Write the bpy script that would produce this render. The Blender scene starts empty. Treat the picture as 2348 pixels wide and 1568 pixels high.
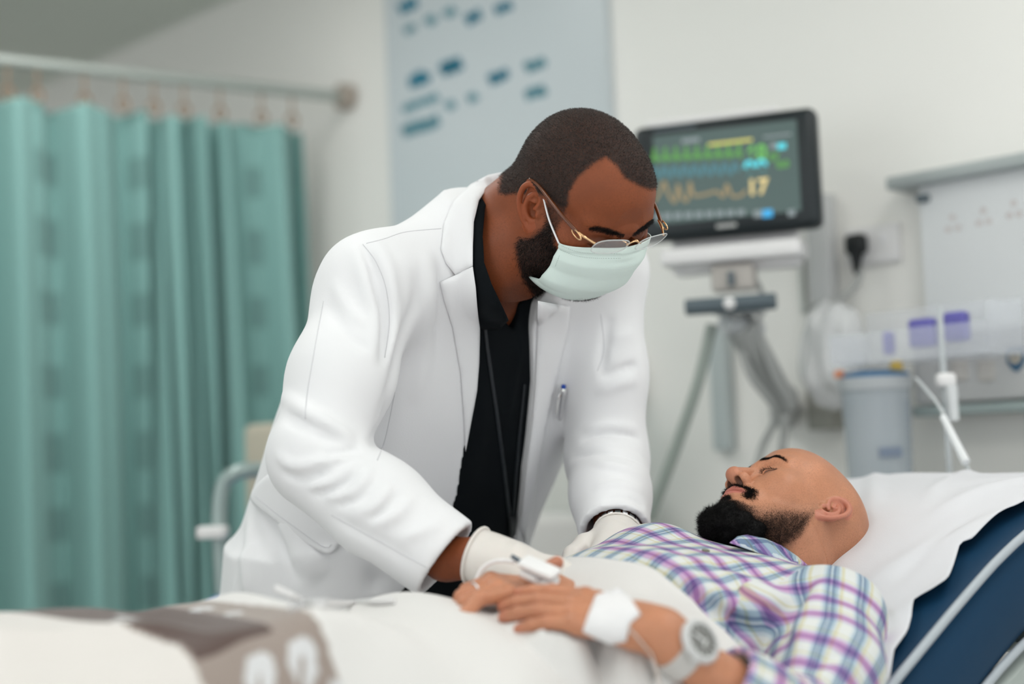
import bpy, math, random
import numpy as np
from mathutils import Vector, Matrix, Euler
from mathutils.bvhtree import BVHTree

random.seed(7)
rng = np.random.default_rng(7)
scene = bpy.context.scene
COL = scene.collection
R = math.radians

# ---------------------------------------------------------------- camera
FPX = 2348 * 50 / 36.0
CAM_LOC = Vector((0, 0, 1.10))
CAM_ROT = Matrix.Rotation(R(94.5), 3, 'X') @ Matrix.Rotation(R(-2.2), 3, 'Z')
cam_data = bpy.data.cameras.new('camera')
cam = bpy.data.objects.new('camera', cam_data)
COL.objects.link(cam)
cam.matrix_world = Matrix.Translation(CAM_LOC) @ CAM_ROT.to_4x4()
cam_data.lens = 50
cam_data.sensor_width = 36
cam_data.clip_start = 0.05
cam_data.dof.use_dof = True
cam_data.dof.focus_distance = 2.02
cam_data.dof.aperture_fstop = 1.25
scene.camera = cam

# ---------------------------------------------------------------- world + exposure
scene.view_settings.view_transform = 'Standard'
scene.view_settings.look = 'None'
scene.view_settings.gamma = 1.0
scene.view_settings.use_curve_mapping = False
scene.view_settings.exposure = 0.0
world = bpy.data.worlds.new('world')
scene.world = world
world.use_nodes = True
bg = world.node_tree.nodes['Background']
bg.inputs['Color'].default_value = (0.95, 0.98, 1.0, 1)
bg.inputs['Strength'].default_value = 1.55


def add_area(name, loc, target, size, power, color=(1, 1, 1), size_y=None):
    d = bpy.data.lights.new(name, 'AREA')
    d.energy = power
    d.color = color
    d.size = size
    if size_y:
        d.shape = 'RECTANGLE'
        d.size_y = size_y
    o = bpy.data.objects.new(name, d)
    COL.objects.link(o)
    o.location = loc
    o.rotation_euler = (Vector(target) - Vector(loc)).to_track_quat('-Z', 'Y').to_euler()
    return o


# ceiling panels of the ward, plus one added for wall brightness (the lamp panels themselves are built with the ceiling)
LAMPS = [(1.25, 2.0, 1.2, 0.6, 0.6), (-0.95, 0.95, 6, 0.6, 1.2), (0.95, 1.2, 5, 0.6, 1.2), (0.10, -0.8, 7, 0.6, 1.2), (-1.0, 3.0, 7, 0.6, 1.2)]
CEIL_Z = 2.72
for (lx, ly, pw, sx, sy) in LAMPS:
    add_area('ceiling_light', (lx, ly, CEIL_Z - 0.05), (lx, ly, 0), sx, pw, (1.0, 0.99, 0.97), sy)


# ---------------------------------------------------------------- picture <-> place
def ray(px, py):
    v = CAM_ROT @ Vector(((px - 1174) / FPX, (784 - py) / FPX, -1.0))
    return v


def P(px, py, depth):
    """point seen at pixel (px,py) at world depth (distance along Y)"""
    v = ray(px, py)
    return CAM_LOC + v * (depth / v.y)


def proj(p):
    q = CAM_ROT.transposed() @ (Vector(p) - CAM_LOC)
    return (1174 + FPX * q.x / -q.z, 784 - FPX * q.y / -q.z)


def Pz(px, py, z):
    v = ray(px, py)
    return CAM_LOC + v * ((z - CAM_LOC.z) / v.z)


# ---------------------------------------------------------------- materials
MATS = {}


def mat(name, color=(0.8, 0.8, 0.8), rough=0.5, metal=0.0, var=0.0, vscale=8.0, bump=0.0, bscale=200.0,
        sss=0.0, trans=0.0, alpha=1.0, emit=None, estr=0.0, sheen=0.0, coat=0.0, ior=1.45, spec=None):
    if name in MATS:
        return MATS[name]
    m = bpy.data.materials.new(name)
    m.use_nodes = True
    nt = m.node_tree
    b = nt.nodes['Principled BSDF']
    b.inputs['Base Color'].default_value = (*color, 1)
    b.inputs['Roughness'].default_value = rough
    b.inputs['Metallic'].default_value = metal
    b.inputs['IOR'].default_value = ior
    if spec is not None:
        b.inputs['Specular IOR Level'].default_value = spec
    if sss:
        b.inputs['Subsurface Weight'].default_value = sss
        b.inputs['Subsurface Radius'].default_value = (1.0, 0.35, 0.18)
        b.inputs['Subsurface Scale'].default_value = 0.006
    if trans:
        b.inputs['Transmission Weight'].default_value = trans
    b.inputs['Alpha'].default_value = alpha
    if sheen:
        b.inputs['Sheen Weight'].default_value = sheen
    if coat:
        b.inputs['Coat Weight'].default_value = coat
    if emit:
        b.inputs['Emission Color'].default_value = (*emit, 1)
        b.inputs['Emission Strength'].default_value = estr
    tc = nt.nodes.new('ShaderNodeTexCoord')
    n = nt.nodes.new('ShaderNodeTexNoise')
    n.inputs['Scale'].default_value = vscale
    n.inputs['Detail'].default_value = 4
    nt.links.new(tc.outputs['Object'], n.inputs['Vector'])
    mx = nt.nodes.new('ShaderNodeMix')
    mx.data_type = 'RGBA'
    v = max(var, 0.01)
    mx.inputs[6].default_value = (*[max(0, c * (1 - v)) for c in color], 1)
    mx.inputs[7].default_value = (*[min(1, c * (1 + v)) for c in color], 1)
    nt.links.new(n.outputs['Fac'], mx.inputs[0])
    nt.links.new(mx.outputs[2], b.inputs['Base Color'])
    if bump:
        n2 = nt.nodes.new('ShaderNodeTexNoise')
        n2.inputs['Scale'].default_value = bscale
        n2.inputs['Detail'].default_value = 3
        nt.links.new(tc.outputs['Object'], n2.inputs['Vector'])
        bp = nt.nodes.new('ShaderNodeBump')
        bp.inputs['Strength'].default_value = bump
        bp.inputs['Distance'].default_value = 0.002
        nt.links.new(n2.outputs['Fac'], bp.inputs['Height'])
        nt.links.new(bp.outputs['Normal'], b.inputs['Normal'])
    MATS[name] = m
    return m


# ---------------------------------------------------------------- object helpers
def link(name, me, material=None, parent=None, M=None, smooth=True):
    o = bpy.data.objects.new(name, me)
    COL.objects.link(o)
    if material is not None:
        me.materials.append(material)
    if parent is not None:
        o.parent = parent
        o.matrix_parent_inverse = Matrix.Identity(4)
    if M is not None:
        o.matrix_local = M
    if smooth and len(me.polygons):
        me.polygons.foreach_set('use_smooth', [True] * len(me.polygons))
    return o


def tag(o, label, cat, group=None, kind=None):
    if label:
        o['label'] = label
    if cat:
        o['category'] = cat
    if group:
        o['group'] = group
    if kind:
        o['kind'] = kind
    return o


def empty(name, M=None, label=None, cat=None, group=None):
    o = bpy.data.objects.new(name, None)
    COL.objects.link(o)
    o.empty_display_size = 0.05
    if M is not None:
        o.matrix_world = M
    if label:
        tag(o, label, cat, group)
    return o


def np_mesh(name, V, F):
    """V (n,3), F: (m,4) or (m,3) array, or a list of faces"""
    me = bpy.data.meshes.new(name)
    if isinstance(F, np.ndarray):
        V = np.ascontiguousarray(V, dtype=np.float32)
        m, k = F.shape
        me.vertices.add(len(V))
        me.vertices.foreach_set('co', V.ravel())
        me.loops.add(m * k)
        me.loops.foreach_set('vertex_index', np.ascontiguousarray(F, dtype=np.int32).ravel())
        me.polygons.add(m)
        me.polygons.foreach_set('loop_start', np.arange(0, m * k, k, dtype=np.int32))
        me.update(calc_edges=True)
        me.validate()
    else:
        me.from_pydata([tuple(map(float, v)) for v in V], [], F)
        me.update()
    return me


class MB:
    """collects simple solids into one mesh"""
    def __init__(s):
        s.V, s.F = [], []

    def add(s, V, F, M=None):
        n = len(s.V)
        for v in V:
            v = Vector(v)
            s.V.append(tuple(M @ v if M is not None else v))
        for f in F:
            s.F.append([i + n for i in f])
        return s

    def box(s, c, size, M=None, bev=0.0):
        cx, cy, cz = c
        hx, hy, hz = size[0] / 2, size[1] / 2, size[2] / 2
        if bev <= 0:
            V = [(cx + sx * hx, cy + sy * hy, cz + sz * hz) for sx in (-1, 1) for sy in (-1, 1) for sz in (-1, 1)]
            F = [(0, 1, 3, 2), (4, 6, 7, 5), (0, 4, 5, 1), (2, 3, 7, 6), (0, 2, 6, 4), (1, 5, 7, 3)]
            return s.add(V, F, M)
        b = min(bev, hx * .99, hy * .99, hz * .99)
        import bmesh
        bm = bmesh.new()
        bmesh.ops.create_cube(bm, size=1)
        for v in bm.verts:
            v.co = Vector((cx + v.co.x * size[0], cy + v.co.y * size[1], cz + v.co.z * size[2]))
        bmesh.ops.bevel(bm, geom=bm.edges[:] + bm.verts[:], offset=b, segments=3, profile=0.5, affect='EDGES')
        bm.verts.index_update()
        s.add([v.co.copy() for v in bm.verts], [[v.index for v in f.verts] for f in bm.faces], M)
        bm.free()
        return s

    def slab(s, pts, t, M=None):
        """polygon in local XZ (list of (x,z)), extruded in +Y by t"""
        n = len(pts)
        V = [(x, 0, z) for x, z in pts] + [(x, t, z) for x, z in pts]
        F = [list(range(n)), list(range(2 * n - 1, n - 1, -1))]
        for i in range(n):
            j = (i + 1) % n
            F.append([j, i, n + i, n + j])
        return s.add(V, F, M)

    def tube(s, pts, r, n=10, caps=True, closed=False, M=None):
        pts = [Vector(p) for p in pts]
        m = len(pts)
        rs = r if isinstance(r, (list, tuple)) else [r] * m
        base = len(s.V)
        prev = None
        rings = []
        for i, p in enumerate(pts):
            if closed:
                t = pts[(i + 1) % m] - pts[i - 1]
            else:
                t = pts[min(i + 1, m - 1)] - pts[max(i - 1, 0)]
            t.normalize()
            if prev is None:
                a = Vector((0, 0, 1)) if abs(t.z) < 0.9 else Vector((1, 0, 0))
                u = t.cross(a).normalized()
            else:
                u = (prev - t * prev.dot(t))
                u = u.normalized() if u.length > 1e-6 else t.orthogonal().normalized()
            prev = u
            w = t.cross(u)
            ring = []
            for k in range(n):
                a = 2 * math.pi * k / n
                q = p + (u * math.cos(a) + w * math.sin(a)) * rs[i]
                ring.append(len(s.V))
                s.V.append(tuple(M @ q if M is not None else q))
            rings.append(ring)
        rng_ = range(m if closed else m - 1)
        for i in rng_:
            A, B = rings[i], rings[(i + 1) % m]
            for k in range(n):
                s.F.append([A[k], A[(k + 1) % n], B[(k + 1) % n], B[k]])
        if caps and not closed:
            s.F.append(rings[0][::-1])
            s.F.append(rings[-1])
        return s

    def lathe(s, prof, n=24, M=None, caps=True):
        """prof: list of (r,z) revolved about local Z"""
        base = len(s.V)
        V = []
        for (r, z) in prof:
            for k in range(n):
                a = 2 * math.pi * k / n
                V.append((r * math.cos(a), r * math.sin(a), z))
        F = []
        for i in range(len(prof) - 1):
            for k in range(n):
                F.append([i * n + k, i * n + (k + 1) % n, (i + 1) * n + (k + 1) % n, (i + 1) * n + k])
        if caps:
            F.append(list(range(n))[::-1])
            F.append([(len(prof) - 1) * n + k for k in range(n)])
        return s.add(V, F, M)

    def build(s, name, material, parent=None, M=None, smooth=False):
        me = bpy.data.meshes.new(name)
        me.from_pydata(s.V, [], s.F)
        me.update()
        o = link(name, me, material, parent, M, smooth=smooth)
        if smooth == 'auto':
            auto_smooth(me)
        return o


def auto_smooth(me, ang=35):
    me.polygons.foreach_set('use_smooth', [True] * len(me.polygons))
    try:
        me.set_sharp_from_angle(angle=R(ang))
    except Exception:
        pass


def bez(pts, n=8):
    """Catmull-Rom through points"""
    pts = [Vector(p) for p in pts]
    out = []
    m = len(pts)
    for i in range(m - 1):
        p0, p1, p2, p3 = pts[max(i - 1, 0)], pts[i], pts[i + 1], pts[min(i + 2, m - 1)]
        for k in range(n):
            t = k / n
            out.append(0.5 * ((2 * p1) + (-p0 + p2) * t + (2 * p0 - 5 * p1 + 4 * p2 - p3) * t * t + (-p0 + 3 * p1 - 3 * p2 + p3) * t ** 3))
    out.append(pts[-1])
    return out


def frame(origin, x, y, z):
    M = Matrix.Identity(4)
    for i, a in enumerate((x, y, z)):
        for j in range(3):
            M[j][i] = a[j]
    for j in range(3):
        M[j][3] = origin[j]
    return M


# ---------------------------------------------------------------- implicit modelling
class Grid:
    def __init__(s, lo, hi, h):
        s.lo = np.array(lo, np.float32)
        s.h = float(h)
        n = [int(math.ceil((hi[i] - lo[i]) / h)) + 1 for i in range(3)]
        s.n = n
        s.ax = [np.float32(lo[i]) + np.arange(n[i], dtype=np.float32) * np.float32(h) for i in range(3)]
        s.d = np.full(n, 1.0, np.float32)

    def sl(s, lo, hi):
        out = []
        for i in range(3):
            a = int(max(0, math.floor((lo[i] - s.lo[i]) / s.h)))
            b = int(min(s.n[i], math.ceil((hi[i] - s.lo[i]) / s.h) + 1))
            if b <= a:
                return None
            out.append(slice(a, b))
        return tuple(out)

    def apply(s, fn, lo, hi, k=0.0, mode='u', pad=None):
        pad = (k + 3 * s.h) if pad is None else pad
        sl = s.sl([v - pad for v in lo], [v + pad for v in hi])
        if sl is None:
            return s
        X = s.ax[0][sl[0]][:, None, None]
        Y = s.ax[1][sl[1]][None, :, None]
        Z = s.ax[2][sl[2]][None, None, :]
        b = fn(X, Y, Z)
        a = s.d[sl]
        if mode == 'u':
            r = np.minimum(a, b)
            if k > 0:
                hh = np.maximum(k - np.abs(a - b), 0) / k
                r = r - hh * hh * (k * 0.25)
        elif mode == 's':
            r = np.maximum(a, -b)
            if k > 0:
                hh = np.maximum(k - np.abs(a + b), 0) / k
                r = r + hh * hh * (k * 0.25)
        elif mode == 'i':
            r = np.maximum(a, b)
            if k > 0:
                hh = np.maximum(k - np.abs(a - b), 0) / k
                r = r + hh * hh * (k * 0.25)
        elif mode == 'disp':
            r = a - b
        s.d[sl] = r
        return s

    # primitives
    def ell(s, c, r, k=0.01, mode='u', rot=None):
        c = np.array(c, np.float32)
        r = np.array(r, np.float32)
        if rot is not None:
            A = np.array(rot.to_3x3() if hasattr(rot, 'to_3x3') else rot, np.float32)  # columns = local axes
        else:
            A = np.eye(3, dtype=np.float32)
        ext = np.abs(A) @ r

        def fn(X, Y, Z):
            x, y, z = X - c[0], Y - c[1], Z - c[2]
            q0 = q1 = 0
            for i in range(3):
                if rot is None:
                    l = (x, y, z)[i]
                else:
                    l = x * A[0, i] + y * A[1, i] + z * A[2, i]
                a = l / r[i]
                q0 = q0 + a * a
                b = a / r[i]
                q1 = q1 + b * b
            k0 = np.sqrt(q0)
            return k0 * (k0 - 1) / np.maximum(np.sqrt(q1), 1e-6)
        return s.apply(fn, c - ext, c + ext, k, mode, pad=2.6 * k + 4 * s.h)

    def cap(s, a, b, ra, rb=None, k=0.01, mode='u', flat=None):
        rb = ra if rb is None else rb
        a = np.array(a, np.float32)
        b = np.array(b, np.float32)
        ba = b - a
        L2 = max(float(ba @ ba), 1e-9)
        if flat is not None:
            fnv = np.array(flat[0], np.float32)
            fnv = fnv / np.linalg.norm(fnv)
            fs = flat[1]
        rm = max(ra, rb)

        def fn(X, Y, Z):
            x, y, z = X - a[0], Y - a[1], Z - a[2]
            t = np.clip((x * ba[0] + y * ba[1] + z * ba[2]) / L2, 0, 1)
            ex, ey, ez = x - t * ba[0], y - t * ba[1], z - t * ba[2]
            if flat is not None:
                w = (ex * fnv[0] + ey * fnv[1] + ez * fnv[2]) * (fs - 1)
                ex, ey, ez = ex + w * fnv[0], ey + w * fnv[1], ez + w * fnv[2]
            dd = np.sqrt(ex * ex + ey * ey + ez * ez) - (ra + (rb - ra) * t)
            return dd
        lo = np.minimum(a, b) - rm * (1.0 if flat is None or flat[1] >= 1 else 1 / flat[1])
        hi = np.maximum(a, b) + rm * (1.0 if flat is None or flat[1] >= 1 else 1 / flat[1])
        return s.apply(fn, lo, hi, k, mode)

    def chain(s, pts, rs, k=0.01, mode='u', flat=None):
        for i in range(len(pts) - 1):
            ra = rs[i] if isinstance(rs, (list, tuple)) else rs
            rb = rs[i + 1] if isinstance(rs, (list, tuple)) else rs
            s.cap(pts[i], pts[i + 1], ra, rb, k, mode, flat)
        return s

    def fold(s, pts, w, amp, n=6, taper=True):
        """raise (amp>0) or press (amp<0) the surface along a curve"""
        pts = bez(pts, n) if len(pts) > 2 else [Vector(p) for p in pts]
        A = np.array([tuple(p) for p in pts], np.float32)
        L = np.r_[0, np.cumsum(np.linalg.norm(A[1:] - A[:-1], axis=1))]
        tot = L[-1]

        def fn(X, Y, Z):
            best = None
            par = None
            for i in range(len(A) - 1):
                a, ba = A[i], A[i + 1] - A[i]
                L2 = max(float(ba @ ba), 1e-10)
                x, y, z = X - a[0], Y - a[1], Z - a[2]
                t = np.clip((x * ba[0] + y * ba[1] + z * ba[2]) / L2, 0, 1)
                dd = (x - t * ba[0]) ** 2 + (y - t * ba[1]) ** 2 + (z - t * ba[2]) ** 2
                pp = (L[i] + t * (L[i + 1] - L[i])) / tot
                if best is None:
                    best, par = dd, pp
                else:
                    m = dd < best
                    best = np.where(m, dd, best)
                    par = np.where(m, pp, par)
            g = amp * np.exp(-best / (w * w))
            if taper:
                g = g * np.clip(np.minimum(par, 1 - par) * 4, 0, 1)
            return g
        return s.apply(fn, A.min(0), A.max(0), 0, 'disp', pad=2.6 * w)

    def noise(s, amp, scale, seed=0, lo=None, hi=None):
        r = np.random.default_rng(seed)
        ks = r.normal(size=(7, 3)) / scale
        ph = r.uniform(0, 6.28, 7)

        def fn(X, Y, Z):
            v = 0
            for i in range(7):
                v = v + np.sin(X * ks[i, 0] + Y * ks[i, 1] + Z * ks[i, 2] + ph[i])
            return v.astype(np.float32) * (amp / 3.0)
        lo = s.lo if lo is None else lo
        hi = s.lo + np.array(s.n) * s.h if hi is None else hi
        return s.apply(fn, lo, hi, 0, 'disp', pad=0)

    def mesh(s):
        d = s.d
        ins = d < 0
        c = ins[:-1, :-1, :-1].astype(np.int8)
        c = c + ins[1:, :-1, :-1] + ins[:-1, 1:, :-1] + ins[:-1, :-1, 1:] + ins[1:, 1:, :-1] + ins[1:, :-1, 1:] + ins[:-1, 1:, 1:] + ins[1:, 1:, 1:]
        act = np.argwhere((c > 0) & (c < 8))
        idx = np.full(c.shape, -1, np.int32)
        idx[act[:, 0], act[:, 1], act[:, 2]] = np.arange(len(act), dtype=np.int32)
        corners = np.array([(i, j, k) for i in (0, 1) for j in (0, 1) for k in (0, 1)])
        vals = np.stack([d[act[:, 0] + o[0], act[:, 1] + o[1], act[:, 2] + o[2]] for o in corners], 1)
        acc = np.zeros((len(act), 3), np.float64)
        cnt = np.zeros(len(act))
        for a in range(8):
            for b in range(a + 1, 8):
                if np.abs(corners[a] - corners[b]).sum() != 1:
                    continue
                va, vb = vals[:, a], vals[:, b]
                m = (va < 0) != (vb < 0)
                t = np.where(m, va / np.where(m, va - vb, 1), 0)
                p = corners[a][None, :] + t[:, None] * (corners[b] - corners[a])[None, :]
                acc += p * m[:, None]
                cnt += m
        V = s.lo[None, :] + (act + acc / cnt[:, None]) * s.h
        F = []
        for ax in range(3):
            o1, o2 = [(1, 2), (2, 0), (0, 1)][ax]
            sa = [slice(None)] * 3
            sb = [slice(None)] * 3
            sa[ax] = slice(0, -1)
            sb[ax] = slice(1, None)
            ia, ib = ins[tuple(sa)], ins[tuple(sb)]
            e = np.argwhere(ia != ib)
            ok = (e[:, o1] > 0) & (e[:, o2] > 0) & (e[:, o1] < s.n[o1] - 1) & (e[:, o2] < s.n[o2] - 1)
            e = e[ok]
            sgn = ia[e[:, 0], e[:, 1], e[:, 2]]
            q = []
            for (d1, d2) in ((-1, -1), (0, -1), (0, 0), (-1, 0)):
                g = e.copy()
                g[:, o1] += d1
                g[:, o2] += d2
                q.append(idx[g[:, 0], g[:, 1], g[:, 2]])
            q = np.stack(q, 1)
            q[~sgn] = q[~sgn][:, ::-1]
            F.append(q)
        F = np.concatenate(F)
        F = F[(F >= 0).all(1)]
        return V.astype(np.float32), F


def relax(V, F, it=1, lam=0.5):
    n = len(V)
    E = np.concatenate([F[:, [0, 1]], F[:, [1, 2]], F[:, [2, 3]], F[:, [3, 0]]])
    deg = np.bincount(E.ravel(), minlength=n).astype(np.float32)
    deg[deg == 0] = 1
    V = V.astype(np.float32)
    for _ in range(it):
        S = np.zeros((n, 3), np.float32)
        for c in range(3):
            S[:, c] = np.bincount(E[:, 0], V[E[:, 1], c], n) + np.bincount(E[:, 1], V[E[:, 0], c], n)
        V = V + lam * (S / deg[:, None] - V)
    return V


def vnormals(V, F):
    a = V[F[:, 2]] - V[F[:, 0]]
    b = V[F[:, 3]] - V[F[:, 1]]
    fn = np.cross(a, b)
    N = np.zeros_like(V)
    for k in range(4):
        for c in range(3):
            N[:, c] += np.bincount(F[:, k], fn[:, c], len(V))
    N /= np.maximum(np.linalg.norm(N, axis=1), 1e-12)[:, None]
    return N


def xform(V, M):
    A = np.array(M.to_3x3(), np.float32)
    t = np.array(M.translation, np.float32)
    return V @ A.T + t


def bvh(V, F):
    return BVHTree.FromPolygons([tuple(v) for v in V.tolist()], F.tolist())


def hit(tree, px, py):
    v = ray(px, py).normalized()
    loc, nor, i, dist = tree.ray_cast(CAM_LOC, v)
    if loc is None:
        return None, None
    if nor.dot(v) > 0:
        nor = -nor
    return loc, nor


def fattr(me, name, arr):
    a = me.attributes.new(name, 'FLOAT', 'POINT')
    a.data.foreach_set('value', np.ascontiguousarray(arr, dtype=np.float32))


def vattr(me, name, arr):
    a = me.attributes.new(name, 'FLOAT_VECTOR', 'POINT')
    a.data.foreach_set('vector', np.ascontiguousarray(arr, dtype=np.float32).ravel())


def cattr(me, name, arr):
    a = me.attributes.new(name, 'FLOAT_COLOR', 'POINT')
    c = np.ones((len(arr), 4), np.float32)
    c[:, :3] = arr
    a.data.foreach_set('color', c.ravel())


def in_poly(x, z, poly):
    """even-odd test; x, z arrays"""
    ins = np.zeros(np.broadcast(x, z).shape, bool)
    n = len(poly)
    for i in range(n):
        x0, z0 = poly[i]
        x1, z1 = poly[(i + 1) % n]
        if z0 == z1:
            continue
        c = ((z0 > z) != (z1 > z)) & (x < (x1 - x0) * (z - z0) / (z1 - z0) + x0)
        ins ^= c
    return ins


def poly_sd(x, z, poly):
    """signed distance to a polygon (negative inside)"""
    best = None
    n = len(poly)
    for i in range(n):
        x0, z0 = poly[i]
        x1, z1 = poly[(i + 1) % n]
        ex, ez = x1 - x0, z1 - z0
        t = np.clip(((x - x0) * ex + (z - z0) * ez) / max(ex * ex + ez * ez, 1e-12), 0, 1)
        dd = (x - x0 - t * ex) ** 2 + (z - z0 - t * ez) ** 2
        best = dd if best is None else np.minimum(best, dd)
    dd = np.sqrt(best)
    return np.where(in_poly(x, z, poly), -dd, dd)


def patch(name, tree, outline, material, parent=None, off=0.004, thick=0.003, step=10, curve=False, puff=0.0, lift=None, ext=None):
    """a thin solid piece that lies on a surface: the outline (pixels) is laid onto the surface, offset along the normals"""
    if curve:
        outline = [(p.x, p.y) for p in bez([(x, y, 0) for x, y in outline] + [(outline[0][0], outline[0][1], 0)], 6)[:-1]]
    xs = [p[0] for p in outline]
    ys = [p[1] for p in outline]
    import bmesh
    from mathutils.geometry import delaunay_2d_cdt
    # boundary resampled + interior grid
    B = []
    n = len(outline)
    for i in range(n):
        a, b = outline[i], outline[(i + 1) % n]
        L = math.hypot(b[0] - a[0], b[1] - a[1])
        m = max(1, int(L / step))
        for k in range(m):
            t = k / m
            B.append((a[0] + (b[0] - a[0]) * t, a[1] + (b[1] - a[1]) * t))
    gx, gy = np.meshgrid(np.arange(min(xs), max(xs), step), np.arange(min(ys), max(ys), step))
    gx = gx.ravel() + 0.37
    gy = gy.ravel() + 0.21
    sd = poly_sd(gx, gy, outline)
    I = [(float(a), float(b)) for a, b, q in zip(gx, gy, sd) if q < -step * 0.45]
    pts = [Vector(p) for p in B + I]
    edges = [(i, (i + 1) % len(B)) for i in range(len(B))]
    r = delaunay_2d_cdt(pts, edges, [list(range(len(B)))], 1, 1e-6)
    pv, pe, pf = r[0], r[1], r[2]
    L, N, okv = [], [], []
    sdv = -poly_sd(np.array([p.x for p in pv]), np.array([p.y for p in pv]), outline)
    last = None
    for p in pv:
        l, nn = hit(tree, p.x, p.y)
        L.append(l)
        N.append(nn)
    # fill misses with nearest hit depth
    good = [i for i, l in enumerate(L) if l is not None]
    for i, l in enumerate(L):
        if l is None:
            j = min(good, key=lambda g: (pv[g] - pv[i]).length)
            L[i] = P(pv[i].x, pv[i].y, L[j].y)
            N[i] = N[j]
    # smooth depth & normals a little
    nb = [set() for _ in pv]
    for f in pf:
        for a in range(len(f)):
            nb[f[a]].add(f[(a + 1) % len(f)])
            nb[f[(a + 1) % len(f)]].add(f[a])
    for _ in range(3):
        N = [(N[i] + sum((N[j] for j in nb[i]), Vector())).normalized() for i in range(len(N))]
    V = []
    pw = 12.0 * step / 10
    for i in range(len(pv)):
        e = min(1.0, max(0, sdv[i]) / pw)
        o = off + thick * (0.25 + 0.75 * math.sqrt(e)) + puff * min(1, max(0, sdv[i]) / (pw * 3))
        if lift:
            o += lift(pv[i].x, pv[i].y)
        V.append(L[i] + N[i] * o)
    nV = len(V)
    for i in range(len(pv)):
        b = off
        if lift:
            b += lift(pv[i].x, pv[i].y)
        V.append(L[i] + N[i] * b)
    F = []
    bset = {}
    for f in pf:
        f = list(f)
        nrm = (V[f[1]] - V[f[0]]).cross(V[f[2]] - V[f[0]])
        if nrm.dot(N[f[0]]) < 0:
            f = f[::-1]
        F.append(f)
        F.append([i + nV for i in f[::-1]])
        for a in range(len(f)):
            e = (f[a], f[(a + 1) % len(f)])
            bset[e] = bset.get(e, 0) + 1
    for (a, b) in list(bset):
        if (b, a) not in bset:
            F.append([b, a, a + nV, b + nV])
    me = bpy.data.meshes.new(name)
    me.from_pydata([tuple(v) for v in V], [], F)
    me.update()
    return link(name, me, material, parent)


def strands(name, pts, dirs, length, radius, material, parent=None, bend=0.4, M=None, curl=None):
    """many tapered hairs as one mesh: 3-sided, two segments"""
    n = len(pts)
    L = length if isinstance(length, np.ndarray) else np.full(n, length)
    d = dirs / np.maximum(np.linalg.norm(dirs, axis=1), 1e-9)[:, None]
    side = rng.normal(size=(n, 3))
    side -= (side * d).sum(1)[:, None] * d
    side /= np.maximum(np.linalg.norm(side, axis=1), 1e-9)[:, None]
    oth = np.cross(d, side)
    mid = pts + d * (L * 0.55)[:, None] + side * (L * bend * 0.12)[:, None]
    tip = pts + d * (L * 0.95)[:, None] + side * (L * bend * 0.55)[:, None]
    V = np.zeros((n, 7, 3), np.float32)
    rr = radius if isinstance(radius, np.ndarray) else np.full(n, radius)
    for k in range(3):
        a = 2.094 * k
        o = side * math.cos(a) + oth * math.sin(a)
        V[:, k] = pts + o * rr[:, None]
        V[:, 3 + k] = mid + o * (rr * 0.8)[:, None]
    V[:, 6] = tip
    base = (np.arange(n) * 7)[:, None]
    T = []
    for k in range(3):
        j = (k + 1) % 3
        T += [[k, j, 3 + j], [k, 3 + j, 3 + k], [3 + k, 3 + j, 6]]
    F = (base[:, :, None] + np.array(T)[None]).reshape(-1, 3)
    V = V.reshape(-1, 3)
    if M is not None:
        V = xform(V, M)
    me = np_mesh(name, V, F)
    return link(name, me, material, parent, smooth=False)


def sample_surface(V, F, w, n, seed=1):
    """random points on quads with per-vertex weight w"""
    r = np.random.default_rng(seed)
    a = V[F[:, 2]] - V[F[:, 0]]
    b = V[F[:, 3]] - V[F[:, 1]]
    ar = np.linalg.norm(np.cross(a, b), axis=1) * w[F].mean(1)
    pr = ar / ar.sum()
    f = r.choice(len(F), n, p=pr)
    u, v = r.random(n)[:, None], r.random(n)[:, None]
    q = F[f]
    pts = (V[q[:, 0]] * (1 - u) + V[q[:, 1]] * u) * (1 - v) + (V[q[:, 3]] * (1 - u) + V[q[:, 2]] * u) * v
    return pts, f
# ================================================================ ROOM
WX = Vector((0.70, -0.714, 0)).normalized()      # along the wall, towards picture right
WN = Vector((-0.714, -0.70, 0)).normalized()     # out of the wall into the room
WQ = P(2200, 600, 2.95)
UP = Vector((0, 0, 1))


def W(px, py, off=0.0):
    v = ray(px, py)
    o = WQ + WN * off
    t = (o - CAM_LOC).dot(WN) / v.dot(WN)
    return CAM_LOC + v * t


def WF(p):
    """frame on the wall: x along it, y into it, z up"""
    return frame(p, WX, -WN, UP)


def wl(p, o):
    """wall-frame coordinates of world point p relative to o"""
    d = Vector(p) - Vector(o)
    return (d.dot(WX), -d.dot(WN), d.z)


M_wall = mat('wall_paint', (0.86, 0.85, 0.815), 0.7, var=0.02, vscale=1.5, bump=0.05, bscale=120)
M_ceil = mat('ceiling_paint', (0.72, 0.76, 0.70), 0.8, var=0.02, vscale=2)
M_floor = mat('vinyl_floor', (0.62, 0.62, 0.60), 0.4, var=0.05, vscale=30)
w0 = Vector((WQ.x, WQ.y, 0))
wall_a = w0 + WX * 3.5
wall_b = w0 - WX * 4.6


def quad_slab(name, a, b, z0, z1, nrm, material, t=0.12):
    mb = MB()
    d = (b - a)
    M = frame(Vector((a.x, a.y, 0)), d.normalized(), -Vector(nrm), UP)
    mb.box((d.length / 2, t / 2, (z0 + z1) / 2), (d.length, t, z1 - z0))
    o = mb.build(name, material, M=M)
    o['kind'] = 'structure'
    return o


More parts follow.
